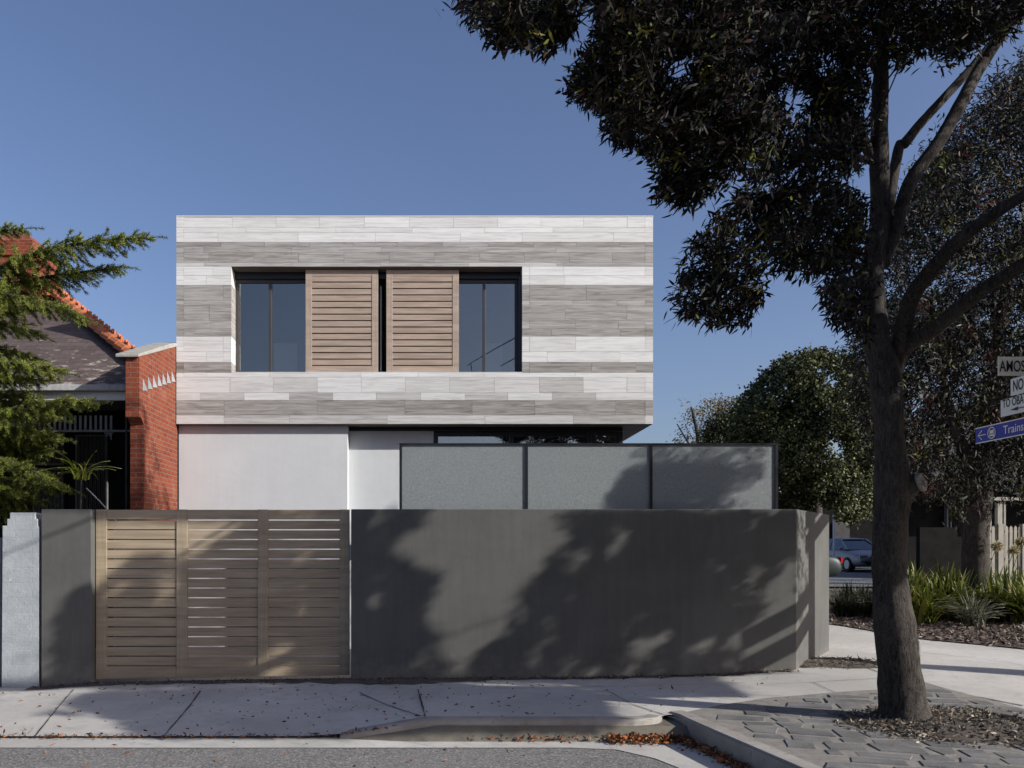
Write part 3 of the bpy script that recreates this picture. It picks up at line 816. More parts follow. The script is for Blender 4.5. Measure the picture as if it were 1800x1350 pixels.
for a, b in ((187, 310), (329, 453), (471, 597)):
    e = .0005
    MB().box(X(a) + e, X(b) - e, GY + .004, GY + .046, Z(913), Z(896)).build("rail", M['gate_wood'], gate, bevel=.003)
    rl = MB().hexa([(X(a) + e, GY + .004, fz(X(a))), (X(b) - e, GY + .004, fz(X(b))), (X(b) - e, GY + .046, fz(X(b))), (X(a) + e, GY + .046, fz(X(a))),
             (X(a) + e, GY + .004, Z(1171.5)), (X(b) - e, GY + .004, Z(1171.5)), (X(b) - e, GY + .046, Z(1171.5)), (X(a) + e, GY + .046, Z(1171.5))])
    rl.build("rail", M['gate_wood'], gate, bevel=.003)
    sl = MB()
    for k in range(15):
        z1 = Z(914 + 17.12 * k + .95); z0 = Z(914 + 17.12 * (k + 1) - .95)
        sl.box(X(a) + e, X(b) - e, GY + .012 + random.uniform(0, .002), GY + .034, z0, z1)
    sl.build("slat_panel", M['gate_wood'], gate, bevel=.0015)
MB().box(X(614) + .001, X(618), GY + .01, GY + .05, Z(985), Z(958)).build("latch", M['metal'], gate)
tag(MB().box(-4.3, -3.43, 11.0, 11.1, -.1, PZ(919, 11)).build("side_fence", M['valance'], origin=(-4, 11, 0)), "grey boundary fence glimpsed through the left panel of the timber gate", "fence")
# painted brick pier with stepped head
pier = MB(); PD = 10.02; q = lambda px, py: (PX(px, PD), PZ(py, PD))
pier.prism([q(2, 1230), q(68, 1230), q(69, 925), q(66.5, 925), q(66.3, 912), q(62, 912), q(62, 901), q(17, 901), q(17, 912), q(12, 912), q(12, 924), q(4, 924)][::-1], PD, PD + .22)
po = thing("brick_pier", "old pale blue grey painted brick pier with stepped top", "pier", (-5, 10.1, -.1))
pier.build("pier_body", M['painted_brick'], po, bevel=.008)
lf = MB().box(PX(-300, 10.1), PX(0, 10.1), 10.1, 10.25, -.2, PZ(945, 10)); tag(lf.build("garden_fence", M['painted_brick']), "low pale painted brick fence running left from the stepped pier", "fence")

# ================================================================== OBSCURE GLASS SCREEN
SD = 10.26; su = SD / FPX; X = lambda p: (p - 770) * su; Z = lambda p: EYE + (965 - p) * su
gs = thing("glass_screen", "black framed obscure glass privacy screen rising behind the dark street wall", "screen", (1.8, SD, 1))
zt_, zb_ = Z(779), .6
fr = MB(); fr.box(X(702), X(1368), SD, SD + .05, zt_ - .022, zt_)
fr.box(X(702), X(706.5), SD + .001, SD + .3, zb_, zt_ - .023); fr.box(X(1363), X(1368), SD + .001, SD + .3, zb_, zt_ - .023)
fr.build("frame", M['frame'], gs)
for a in (926, 1145): MB().box(X(a - 2.2), X(a + 2.2), SD + .002, SD + .05, zb_, zt_ - .023).build("post", M['frame'], gs)
for a, b in ((706.5, 923.8), (928.2, 1142.8), (1147.2, 1363)):
    MB().box(X(a) + .001, X(b) - .001, SD + .02, SD + .03, zb_, zt_ - .023).build("pane", M['obscure'], gs)
MB().box(X(1364), X(1366), SD + .31, SD + 1.8, zb_, zt_ - .03).build("pane", M['obscure'], gs)
# rendered wedge added in the outline of a cast shadow beside the screen
tri = MB(); tri.add([(lx(672, 12.6), 12.6, PZ(895, 12.6)), (lx(700, 12.6), 12.6, PZ(895, 12.6)), (lx(700, 12.6), 12.6, PZ(866, 12.6)), (lx(672, 12.75), 12.75, PZ(895, 12.6)), (lx(700, 12.75), 12.75, PZ(895, 12.6)), (lx(700, 12.75), 12.75, PZ(866, 12.6))],
        [(0, 1, 2), (5, 4, 3), (0, 3, 4, 1), (1, 4, 5, 2), (2, 5, 3, 0)])
tri.box(lx(672, 12.6), lx(700, 12.6), 12.601, 12.749, 0, PZ(895.2, 12.6))
tag(tri.build("shadow_wedge", M['plaster']), "small white wedge shaped like a cast shadow just left of the glass screen", "added wedge")

# ================================================================== NEIGHBOUR COTTAGE
nb = thing("brick_cottage", "old red brick terrace cottage with slate roof and dark verandah", "house", (-6, 13, 0))
XP = -4.045; PW = .19
def pz(y): return 4.19 + (y - 11.3) * (4.70 - 4.19) / 1.55
pw = MB()
def ypoly(mb, pts, xa, xb):  # outline in y,z extruded in x
    n = len(pts); mb.add([(xa, y, z) for y, z in pts] + [(xb, y, z) for y, z in pts],
        [tuple(range(n)), tuple(range(2 * n - 1, n - 1, -1))] + [(i, i + n, (i + 1) % n + n, (i + 1) % n) for i in range(n)])
ypoly(pw, [(11.42, -.1), (12.90, -.1), (12.90, pz(12.9)), (11.25, pz(11.25)), (11.25, 3.36), (11.32, 3.36), (11.42, 3.28)], XP, XP - PW)
pwo = pw.build("party_wall", M['brick'], nb, bevel=.004)
cp = MB(); ypoly(cp, [(11.2, pz(11.2) + .002), (12.92, pz(12.92) + .002), (12.92, pz(12.92) + .06), (12.5, pz(12.5) + .07), (11.2, pz(11.2) + .045)], XP + .012, XP - PW - .12)
cp.build("coping", M['coping'], pwo, bevel=.01)
fl = MB()
for k in range(7):
    ya = 11.36 + k * .205; za = 3.72 + (ya - 11.3) * .30
    fl.add([(XP + .006, ya, za), (XP + .006, ya + .19, za + .035), (XP + .006, ya + .01, za + .17), (XP + .003, ya, za), (XP + .003, ya + .19, za + .035), (XP + .003, ya + .01, za + .17)], [(0, 1, 2), (5, 4, 3), (0, 3, 4, 1), (1, 4, 5, 2), (2, 5, 3, 0)])
fl.build("stepped_flashing", M['flash'], pwo)
# slate roof plane facing the street
EZ, EY0 = PZ(677, 12.0), 12.0
def rzf(y): return EZ + .655 * (y - EY0)
apex = (-7.1, 15.5); hip0 = (-4.24, EY0 + .05)
slt = MB(); th = .05
rp = [(-14, EY0), (XP - PW - .002, EY0), (XP - PW - .002, 12.35), (apex[0], apex[1]), (-14, apex[1])]
n = len(rp)
slt.add([(x, y, rzf(y)) for x, y in rp] + [(x, y, rzf(y) - th) for x, y in rp], [tuple(range(n)), tuple(range(2 * n - 1, n - 1, -1))] + [(i, i + n, (i + 1) % n + n, (i + 1) % n) for i in range(n)])
roof = slt.build("roof", M['slate'], nb, origin=(-7, 12, EZ))
# far slope behind the hip
bk = MB().add([(XP - PW - .003, 12.36, rzf(12.35) - .01), (apex[0], apex[1], rzf(apex[1]) - .01), (-14, apex[1], rzf(apex[1]) - .01), (-14, 19.5, EZ), (XP - PW - .003, 19.5, EZ)], [(0, 4, 3, 2, 1)])
bk.build("rear_slope", M['slate'], nb, origin=(-7, 12, EZ))
# terracotta hip and ridge tiles with little crests
hipt = MB(); A = Vector((apex[0], apex[1], rzf(apex[1]) + .05)); B = Vector((XP - PW - .05, 12.33, rzf(12.33) + .05))
nt_ = 15; seg = (B - A) / nt_; t = seg.normalized(); side = t.cross(Vector((0, 0, 1))).normalized(); upv = side.cross(t)
def ridge_tiles(A, seg, nt_):
    t = seg.normalized(); side = t.cross(Vector((0, 0, 1))).normalized(); upv = side.cross(t)
    for k in range(nt_):
        a = A + seg * k; b = A + seg * (k + 1.12)
        ring = []
        for p, h in ((a, .0), (b, .022)):
            for j in range(7):
                an = math.pi * j / 6; ring.append(p + side * math.cos(an) * .13 + upv * (math.sin(an) * .12 + h))
        hipt.add(ring, [(j, j + 1, j + 8, j + 7) for j in range(6)] + [tuple(range(6, -1, -1)), tuple(range(7, 14))])
        m_ = a + seg * .75 + upv * .12   # crest
        hipt.add([m_ - side * .02 - seg * .28, m_ - side * .02 + seg * .28, m_ - side * .02 + upv * .07 + seg * .2, m_ - side * .02 + upv * .035, m_ - side * .02 + upv * .07 - seg * .2,
                  m_ + side * .02 - seg * .28, m_ + side * .02 + seg * .28, m_ + side * .02 + upv * .07 + seg * .2, m_ + side * .02 + upv * .035, m_ + side * .02 + upv * .07 - seg * .2],
                 [(0, 1, 2, 3, 4), (9, 8, 7, 6, 5), (0, 5, 6, 1), (1, 6, 7, 2), (2, 7, 8, 3), (3, 8, 9, 4), (4, 9, 5, 0)])
ridge_tiles(A, seg, nt_); ridge_tiles(Vector((-12, apex[1], rzf(apex[1]) + .03)), Vector((.33, 0, 0)), 15)
hipt.build("ridge_tiles", M['terracotta'], roof)
# chimney
CD = 15.3
ch = MB(); q2 = lambda px: PX(px, CD); z2 = lambda py: PZ(py, CD)
ch.box(q2(6), q2(70), CD, CD + .8, z2(600), z2(470)); ch.box(q2(-2), q2(63), CD - .05, CD + .85, z2(469.5), z2(452)); ch.box(q2(-8), q2(62), CD - .09, CD + .9, z2(451.5), z2(427))
ch.hexa([(q2(-8), CD - .09, z2(426.5)), (q2(62), CD - .09, z2(426.5)), (q2(62), CD + .9, z2(426.5)), (q2(-8), CD + .9, z2(426.5)), (q2(8), CD + .05, z2(407)), (q2(44), CD + .05, z2(407)), (q2(44), CD + .7, z2(407)), (q2(8), CD + .7, z2(407))])
cho = ch.build("chimney", M['brick'], nb, bevel=.01)
cf = MB()
for k in range(5): a = q2(30 + k * 9); cf.add([(a, CD - .02, z2(590 - k * 6)), (a + .1, CD - .02, z2(590 - k * 6)), (a + .1, CD - .02, z2(578 - k * 6)), (a, CD - .02, z2(584 - k * 6)), (a, CD - .005, z2(590 - k * 6)), (a + .1, CD - .005, z2(590 - k * 6)), (a + .1, CD - .005, z2(578 - k * 6)), (a, CD - .005, z2(584 - k * 6))], [(0, 1, 2, 3), (7, 6, 5, 4), (0, 4, 5, 1), (1, 5, 6, 2), (2, 6, 7, 3), (3, 7, 4, 0)])
cf.build("flashing", M['flash'], cho)
vp = MB().tube([(q2(82), CD + .2, z2(575)), (q2(82), CD + .2, z2(518))], .02, 8).tube([(q2(71), CD + .2, z2(527)), (q2(86), CD + .2, z2(527))], .016, 8).tube([(q2(71), CD + .2, z2(551)), (q2(84), CD + .2, z2(551))], .014, 8)
vp.build("vent_pipe", M['metal'], nb)
# eave gutter, downpipe, verandah
gt = MB().box(-14, XP - PW - .005, EY0 - .12, EY0 - .01, EZ - .10, EZ - .012); gt.build("gutter", M['gutter'], nb, bevel=.01)
MB().box(-14, XP - PW - .008, EY0 - .02, EY0 + .02, EZ - .22, EZ - .102).build("fascia", M['white'], nb)
MB().tube([(XP - PW - .09, EY0 - .06, EZ - .1), (XP - PW - .1, EY0 - .02, EZ - .33)], .028, 10).build("downpipe", M['white'], nb)
VD = 12.15
be = MB().box(-14, XP - PW - .01, VD, VD + .06, PZ(759, VD), PZ(755.5, VD)); be.build("verandah_rail", M['valance'], nb)
vl = MB()
for k in range(46):
    xx = PX(196, VD) - k * .075; 
    if xx < -9: break
    vl.box(xx - .032, xx, VD + .02, VD + .035, PZ(755, VD), PZ(730 + (k % 1), VD))
vl.build("valance", M['valance'], nb)
br_ = MB()
for a in range(7): br_.box(PX(182 + a * 2.2, VD), PX(184 + a * 2.2, VD), VD + .02, VD + .035, PZ(762 + a * 1.1 * (a % 3), VD), PZ(759.4, VD))
br_.build("bracket", M['valance'], nb)
MB().box(PX(221, VD) - .0, PX(224, VD), VD - .02, VD + .05, -.05, EZ - .12).build("verandah_post", M['dark_timber'], nb)
BD = 13.6
bw = MB().box(-14, XP - PW - .01, BD, BD + .2, -.05, EZ + .6); bw.build("front_wall", M['shade_wall'], nb)
for (a, b, c, d, nm) in ((135, 190, 765, 818, 1), (135, 191, 824, 905, 1), (60, 113, 824, 905, 1), (60, 113, 765, 818, 1)):
    wf = MB().box(PX(a, BD), PX(b, BD), BD - .05, BD - .002, PZ(d, BD), PZ(c, BD)).build("window", M['valance'], nb)
    cw = MB()
    for k in range(14):
        xa = PX(a + 3, BD) + k * (PX(b - 3, BD) - PX(a + 3, BD)) / 14; cw.box(xa, xa + .022, BD - .075 - .01 * (k % 2), BD - .051, PZ(d - 3, BD), PZ(c + 3, BD))
    cw.build("curtain", M['dark_timber'], wf)
MB().box(-14, XP - PW - .01, 12.1, 13.59, EZ - .1, EZ - .06).build("verandah_ceiling", M['dark_timber'], nb)
MB().box(-14, -13.8, EY0, 19.5, -.05, EZ).build("side_wall", M['brick'], nb)

# ================================================================== STREET SIGN POST
SX = 7.5
sp = thing("street_sign_post", "thick timber street pole carrying white and blue direction signs at the right edge", "signpost", (7.72, 9.3, .15))
MB().tube([(7.72, 9.3, .05), (7.72, 9.3, 2.5), (7.72, 9.3, 5.4)], [.2, .19, .17], 18).build("pole", M['bark2'], sp, smooth=True)
M['sign_white'] = mat("sign_white", (.62, .63, .62), (.66, .67, .66), rough=.45)
M['sign_cream'] = mat("sign_cream", (.72, .69, .58), (.76, .73, .62), rough=.45)
M['sign_blue'] = mat("sign_blue", (.006, .02, .30), (.008, .025, .33), rough=.35)
M['sign_black'] = mat("sign_black", (.012, .012, .012), rough=.5)
def text(name, s_, size, loc, rot, m, parent, sx=1.0, bold=0.0):
    cu = bpy.data.curves.new(name, 'FONT'); cu.body = s_; cu.size = size; cu.extrude = .001; cu.offset = bold
    o = bpy.data.objects.new(name + "_tmp", cu); scene.collection.objects.link(o)
    dg = bpy.context.evaluated_depsgraph_get(); me = bpy.data.meshes.new_from_object(o.evaluated_get(dg))
    bpy.data.objects.remove(o)
    me.materials.clear(); me.materials.append(m)
    ob = bpy.data.objects.new(name, me); scene.collection.objects.link(ob); ob.parent = parent
    ob.location = Vector(loc) - abs_loc(parent); ob.rotation_euler = rot; ob.scale = (sx, 1, 1)
    return ob
ROT = (R(90), 0, R(-90))   # text facing -X, reading from far to near
def SY(px): return SX * FPX / (px - 770)
def SZ(px, py): return EYE + (965 - py) / FPX * SY(px)
def blade(y0, y1, z0, z1, m, label, border=None):
    b = MB().box(SX, SX + .012, y0, y1, z0, z1).build("sign_plate", m, sp)
    if label: b['label'] = label
    if border:
        e = MB().box(SX - .0015, SX - .0003, y0, y1, z1 - .013, z1).box(SX - .0015, SX - .0003, y0, y1, z0, z0 + .013); e.build("border", border, b)
    return b
zb0, zb1 = SZ(1715, 780.7), SZ(1715, 752.7); F = SX - .002
b1 = blade(9.0, SY(1715), zb0, zb1, M['sign_blue'], "blue sign reading Trains with an arrow", M['sign_cream'])
text("lettering", "Trains", .158, (F, SY(1763.5), zb0 + .06), ROT, M['sign_cream'], b1, .98)
ic = MB(); zc = (zb0 + zb1) / 2; ya_, yb_ = SY(1720), SY(1733)
def yz_tube(pts, r): ic.tube([(F - .001, y, z) for y, z in pts], r, 6)
yz_tube([(ya_, zc - .004), (yb_, zc - .004)], .006); yz_tube([(ya_ - .075, zc + .06), (ya_, zc - .004), (ya_ - .075, zc - .066)], .006)
yc = SY(1743.4)
yz_tube([(yc + .075 * math.cos(a * math.pi / 12), zc + .074 * math.sin(a * math.pi / 12)) for a in range(25)], .007)
ic.box(F - .001, F + .0005, yc - .034, yc + .034, zc - .01, zc + .035); ic.box(F - .001, F + .0005, yc - .04, yc + .04, zc - .045, zc - .022)
yz_tube([(yc - .04, zc - .04), (yc - .04, zc + .042), (yc + .04, zc + .042), (yc + .04, zc - .04)], .004)
ic.build("arrow_and_train_symbol", M['sign_cream'], b1)
z0_, z1_ = SZ(1759, 733.3), SZ(1759, 704)
b2 = blade(9.0, SY(1759), z0_, z1_, M['sign_white'], "white sign reading TO OBA above a black arrow")
text("lettering", "TO OBA", .150, (F, SY(1762.5), z0_ + .115), ROT, M['sign_black'], b2, .70, .002)
ar = MB().add([(F, SY(1775), z0_ + .062), (F, SY(1790), z0_ + .088), (F, SY(1790), z0_ + .036)], [(0, 1, 2)]).box(F - .0005, F + .001, 9.5, SY(1790), z0_ + .055, z0_ + .069); ar.build("arrow", M['sign_black'], b2)
z0_, z1_ = SZ(1776.5, 696), SZ(1776.5, 666.7)
b3 = blade(9.1, SY(1776.5), z0_, z1_, M['sign_white'], "white sign reading NO")
text("lettering", "NO", .20, (F, SY(1780.5), z0_ + .05), ROT, M['sign_black'], b3, .62, .003)
b4 = MB().box(PX(1755, 9.8), 8.0, 9.8, 9.812, PZ(660, 9.8), PZ(627, 9.8)).build("sign_plate", M['sign_cream'], sp); b4['label'] = "cream street name sign half hidden by leaves"
text("lettering", "AMOS", .185, (PX(1757, 9.8), 9.797, PZ(653, 9.8)), (R(90), 0, 0), M['sign_black'], b4, .60, .002)
for z_ in (2.36, 2.02): blade(8.15, 9.25, z_, z_ + .24, M['sign_white'], None)

# ================================================================== BACKGROUND BUILDINGS, FENCE
rh = thing("weatherboard_house", "dark shaded house with cream verandah posts behind the picket fence", "house", (20, 30, .4))
MB().box(PX(1585, 30), 40, 30, 30.3, .2, PZ(862, 30)).build("wall", M['shade_wall'], rh)
MB().add([(PX(1560, 29), 28.6, PZ(862, 29)), (42, 28.6, PZ(862, 29)), (42, 34, PZ(740, 34)), (PX(1560, 34), 34, PZ(740, 34)), (PX(1560, 29), 28.6, PZ(865, 29)), (42, 28.6, PZ(865, 29)), (42, 34.2, PZ(745, 34)), (PX(1560, 34), 34.2, PZ(745, 34))],
          [(0, 1, 2, 3), (7, 6, 5, 4), (0, 4, 5, 1), (1, 5, 6, 2), (2, 6, 7, 3), (3, 7, 4, 0)]).build("roof", M['dark_timber'], rh)
for a, b in ((1754, 1762), (1765, 1768), (1741, 1743)):
    MB().box(PX(a, 27), PX(b, 27), 27, 27.15, .3, PZ(877, 27)).build("verandah_post", M['cream'], rh)
MB().box(PX(1740, 27), 30, 26.9, 27.1, PZ(880, 27), PZ(874, 27)).build("verandah_beam", M['cream'], rh)
MB().box(PX(1662, 29.9), PX(1664, 29.9), 29.8, 29.99, .3, PZ(880, 30)).box(PX(1668, 29.9), PX(1670, 29.9), 29.8, 29.99, .3, PZ(880, 30)).build("downpipe", M['valance'], rh)
gwall = tag(MB().box(PX(1617, 26), PX(1683, 26), 26, 26.2, .2, PZ(927, 26)).build("low_wall", M['shade_wall']), "low slatted wall, coloured dark as in shade, behind the strappy plants, left of the background trunk", "wall")  # stands in sun; tree shade is put into its near-black colour
pf = thing("picket_fence", "cream timber picket fence with pointed tops behind the garden bed", "fence", (18, 22, .3))
FD = 21.5; pk = MB(); xx = PX(1728, FD)
while xx < 24:
    big = abs(((xx - PX(1728, FD)) % 1.05)) < .1
    w = .075; zt2 = PZ(924, FD)
    pk.add([(xx, FD, .3), (xx + w, FD, .3), (xx + w, FD, zt2 - .05), (xx + w / 2, FD, zt2), (xx, FD, zt2 - .05), (xx, FD + .02, .3), (xx + w, FD + .02, .3), (xx + w, FD + .02, zt2 - .05), (xx + w / 2, FD + .02, zt2), (xx, FD + .02, zt2 - .05)],
           [(0, 1, 2, 3, 4), (9, 8, 7, 6, 5), (0, 5, 6, 1), (1, 6, 7, 2), (2, 7, 8, 3), (3, 8, 9, 4), (4, 9, 5, 0)])
    xx += .115
pk.build("pickets", M['cream'], pf)
for k in range(7):
    a = PX(1754, FD) + k * .62 * 1; MB().box(a, a + .13, FD - .03, FD + .11, .3, PZ(921, FD)).build("post", M['cream'], pf)
MB().box(PX(1728, FD), 24, FD + .021, FD + .06, PZ(936, FD), PZ(932, FD)).box(PX(1728, FD), 24, FD + .021, FD + .06, PZ(985, FD), PZ(981, FD)).build("rail", M['cream'], pf)
th_ = thing("brick_house", "dark shaded brick house with a grey garage door across the far road", "house", (22, 45, .6))
MB().box(PX(1395, 44), PX(1600, 44), 44, 44.3, .3, PZ(868, 44)).build("wall", M['shade_wall'], th_)
MB().box(PX(1465, 44), PX(1492, 44), 43.9, 43.99, .6, PZ(918, 44)).build("dark_panel", M['dark_timber'], th_)  # garage door of the far house
MB().add([(18.5, 43.4, PZ(868, 44)), (25.5, 43.4, PZ(868, 44)), (25.5, 48, PZ(820, 48)), (18.5, 48, PZ(820, 48)), (18.5, 43.4, PZ(871, 44)), (25.5, 43.4, PZ(871, 44)), (25.5, 48.2, PZ(823, 48)), (18.5, 48.2, PZ(823, 48))], [(0, 1, 2, 3), (7, 6, 5, 4), (0, 4, 5, 1), (1, 5, 6, 2), (2, 6, 7, 3), (3, 7, 4, 0)]).build("roof", M['dark_timber'], th_)
pp = tag(MB().tube([(PX(1465.5, 33), 33, .4), (PX(1465.5, 33), 33, PZ(905, 33))], .035, 10).build("bollard_pole", M['white'], smooth=True), "thin white pole beside the silver car", "pole")

# ================================================================== CARS
M['car_silver'] = mat("silver_paint", (.30, .295, .30), (.33, .325, .33), rough=.38, metallic=.15, spec=.6)
M['car_dark'] = mat("dark_green_paint", (.012, .02, .02), (.015, .024, .024), rough=.45, spec=.3)
M['car_glass'] = mat("car_glass", (.01, .02, .05), (.015, .03, .07), rough=.08, spec=.9)
M['rubber'] = mat("rubber", (.015, .015, .015), rough=.8)
M['lamp_glass'] = mat("lamp_glass", (.6, .62, .66), (.12, .13, .15), 18, rough=.15, spec=.8, metallic=.3)
M['tail'] = mat("tail_lens", (.55, .01, .015), rough=.2, spec=.7)
def make_car(label, paint, loc, rotz):
    c = thing("parked_car", label, "car", loc, "cars on the far road")
    O = Vector(loc)
    # x forward, y left
    st = [(-2.2, .45, .62, .62), (-2.17, .3, .8, .76), (-2.0, .22, .95, .82), (-1.5, .2, 1.0, .86), (-.6, .18, .98, .88), (.6, .18, .96, .88), (1.2, .2, .92, .87), (1.75, .22, .82, .83), (2.05, .25, .72, .77), (2.2, .32, .6, .64)]
    mb = MB(); k = 12
    for x, zb_, zs, hw in st:
        ring = [(0, zb_), (hw * .85, zb_), (hw, zb_ + .12), (hw * 1.01, (zb_ + zs) / 2), (hw * .97, zs - .08), (hw * .8, zs), (0, zs + .03)]
        full = ring + [(-a, b) for a, b in ring[-2:0:-1]]
        for a, b in full: mb.v.append((x, a, b))
    for i in range(len(st) - 1):
        for j in range(k): a = i * k + j; b = i * k + (j + 1) % k; mb.f.append((a, b, b + k, a + k))
    mb.f.append(tuple(range(k - 1, -1, -1))); mb.f.append(tuple((len(st) - 1) * k + j for j in range(k)))
    def fin(m_, name, mt, par=c, **kw):
        o = m_.build(name, mt, None, **kw); o.parent = par; return o
    body = fin(mb, "body", paint, smooth=True); body.modifiers.new("s", 'SUBSURF').levels = 1; body.modifiers["s"].render_levels = 2
    gl = MB(); cab = [(-1.75, .98, .72), (-1.15, 1.38, .58), (-.5, 1.44, .58), (.2, 1.42, .57), (1.15, .95, .72)]
    for x, z, hw in cab:
        for s_ in (1, -1):
            gl.v.append((x, .76 * s_ if abs(z - .96) > .1 else hw * s_, .94)); gl.v.append((x, hw * s_, z))
    for i in range(len(cab) - 1):
        a = i * 4; gl.f += [(a, a + 4, a + 5, a + 1), (a + 2, a + 3, a + 7, a + 6), (a + 1, a + 5, a + 7, a + 3)]
    gl.f += [(0, 1, 3, 2), (16, 18, 19, 17)]
    fin(gl, "window", M['car_glass'])
    rf = MB(); rp_ = [(-1.22, 1.36, .56), (-.9, 1.43, .57), (-.4, 1.465, .575), (.05, 1.455, .57), (.32, 1.4, .57)]
    for x, z, hw in rp_:
        for a, dz in ((hw, -.015), (hw * .6, .01), (-hw * .6, .01), (-hw, -.015)): rf.v.append((x, a, z + dz))
        for a, dz in ((hw, -.035), (hw * .6, -.02), (-hw * .6, -.02), (-hw, -.035)): rf.v.append((x, a, z + dz))
    for i in range(len(rp_) - 1):
        a = i * 8; rf.f += [(a + j, a + j + 1, a + j + 9, a + j + 8) for j in range(3)] + [(a + 4 + j, a + 12 + j, a + 13 + j, a + 5 + j) for j in range(3)] + [(a, a + 8, a + 12, a + 4), (a + 3, a + 7, a + 15, a + 11)]
    fin(rf, "roof", paint, smooth=True)
    for s_ in (1, -1):
        for pa, pb, pr in (((1.15, .73 * s_, .95), (.3, .57 * s_, 1.42), .028), ((-1.75, .73 * s_, .98), (-1.2, .57 * s_, 1.38), .04), ((-.3, .76 * s_, .95), (-.35, .58 * s_, 1.43), .025)):
            fin(MB().tube([pa, pb], pr, 6), "pillar", paint)
    for x in (-1.35, 1.35):
        for s_ in (1, -1):
            w = fin(MB().tube([(x, .66 * s_, .31), (x, .885 * s_, .31)], .315, 24), "wheel", M['rubber'], bevel=.02)
            fin(MB().tube([(x, .87 * s_, .31), (x, .892 * s_, .31)], .2, 20), "rim", M['metal'], w)
    for s_ in (1, -1):
        fin(MB().hexa([(2.02, .42 * s_, .56), (1.9, .74 * s_, .58), (1.8, .76 * s_, .6), (1.9, .42 * s_, .6), (2.05, .42 * s_, .7), (1.88, .75 * s_, .72), (1.8, .77 * s_, .72), (1.9, .42 * s_, .74)] if s_ > 0 else
                      [(1.9, -.74, .58), (2.02, -.42, .56), (1.9, -.42, .6), (1.8, -.76, .6), (1.88, -.75, .72), (2.05, -.42, .7), (1.9, -.42, .74), (1.8, -.77, .72)]).obox((2.1, .58 * s_, .64), (.03, 0, 0), (0.01, .16, 0), (0, 0, .06)), "headlight", M['lamp_glass'])
        fin(MB().obox((-2.16, .6 * s_, .78), (.03, 0, 0), (0, .14, 0), (0, 0, .09)), "tail_light", M['tail'])
        fin(MB().obox((.9, .9 * s_, .98), (.05, 0, 0), (0, .09, 0), (0, 0, .06)), "mirror", paint, bevel=.02)
    fin(MB().obox((2.19, 0, .62), (.03, 0, 0), (0, .3, 0), (0, 0, .055)), "grille", M['rubber'])
    fin(MB().obox((2.2, 0, .34), (.03, 0, 0), (0, .5, 0), (0, 0, .05)), "lower_grille", M['rubber'])
    fin(MB().obox((2.21, 0, .49), (.03, 0, 0), (0, .2, 0), (0, 0, .05)), "number_plate", M['sign_white'])
    fin(MB().obox((2.17, 0, .43), (.05, 0, 0), (0, .7, 0), (0, 0, .02)), "bumper_strip", M['rubber'])
    c.rotation_euler = (0, 0, rotz)
    return c
make_car("silver sedan seen from the front beyond the wall corner", M['car_silver'], (PX(1505, 36.6) , 37.2, gz(18, 37)), R(-87))
make_car("dark green car whose tail light peeks past the wall corner", M['car_dark'], (PX(1461.5, 27) - 2.18, 27.0, gz(12, 27) + .01), R(180))

# ================================================================== STREET TREE
st = thing("street_tree", "large dark leaved street tree with thick leaning trunk on the verge", "tree", (4.25, 7.57, 0))
def pxpath(pts, sm_=True):
    P_ = [P(a, b, c) for a, b, c, _ in pts]; W_ = [d / FPX * c / 2 for a, b, c, d in pts]
    # Catmull-Rom resample
    out, rad = [], []
    for i in range(len(P_) - 1):
        p0 = P_[max(i - 1, 0)]; p1 = P_[i]; p2 = P_[i + 1]; p3 = P_[min(i + 2, len(P_) - 1)]
        m_ = max(3, int((p2 - p1).length / .07))
        for k in range(m_):
            t = k / m_
            out.append(.5 * ((2 * p1) + (p2 - p0) * t + (2 * p0 - 5 * p1 + 4 * p2 - p3) * t * t + (3 * p1 - p0 - 3 * p2 + p3) * t ** 3))
            rad.append(W_[i] * (1 - t) + W_[i + 1] * t)
    out.append(P_[-1]); rad.append(W_[-1])
    return out, rad
D0 = 7.57
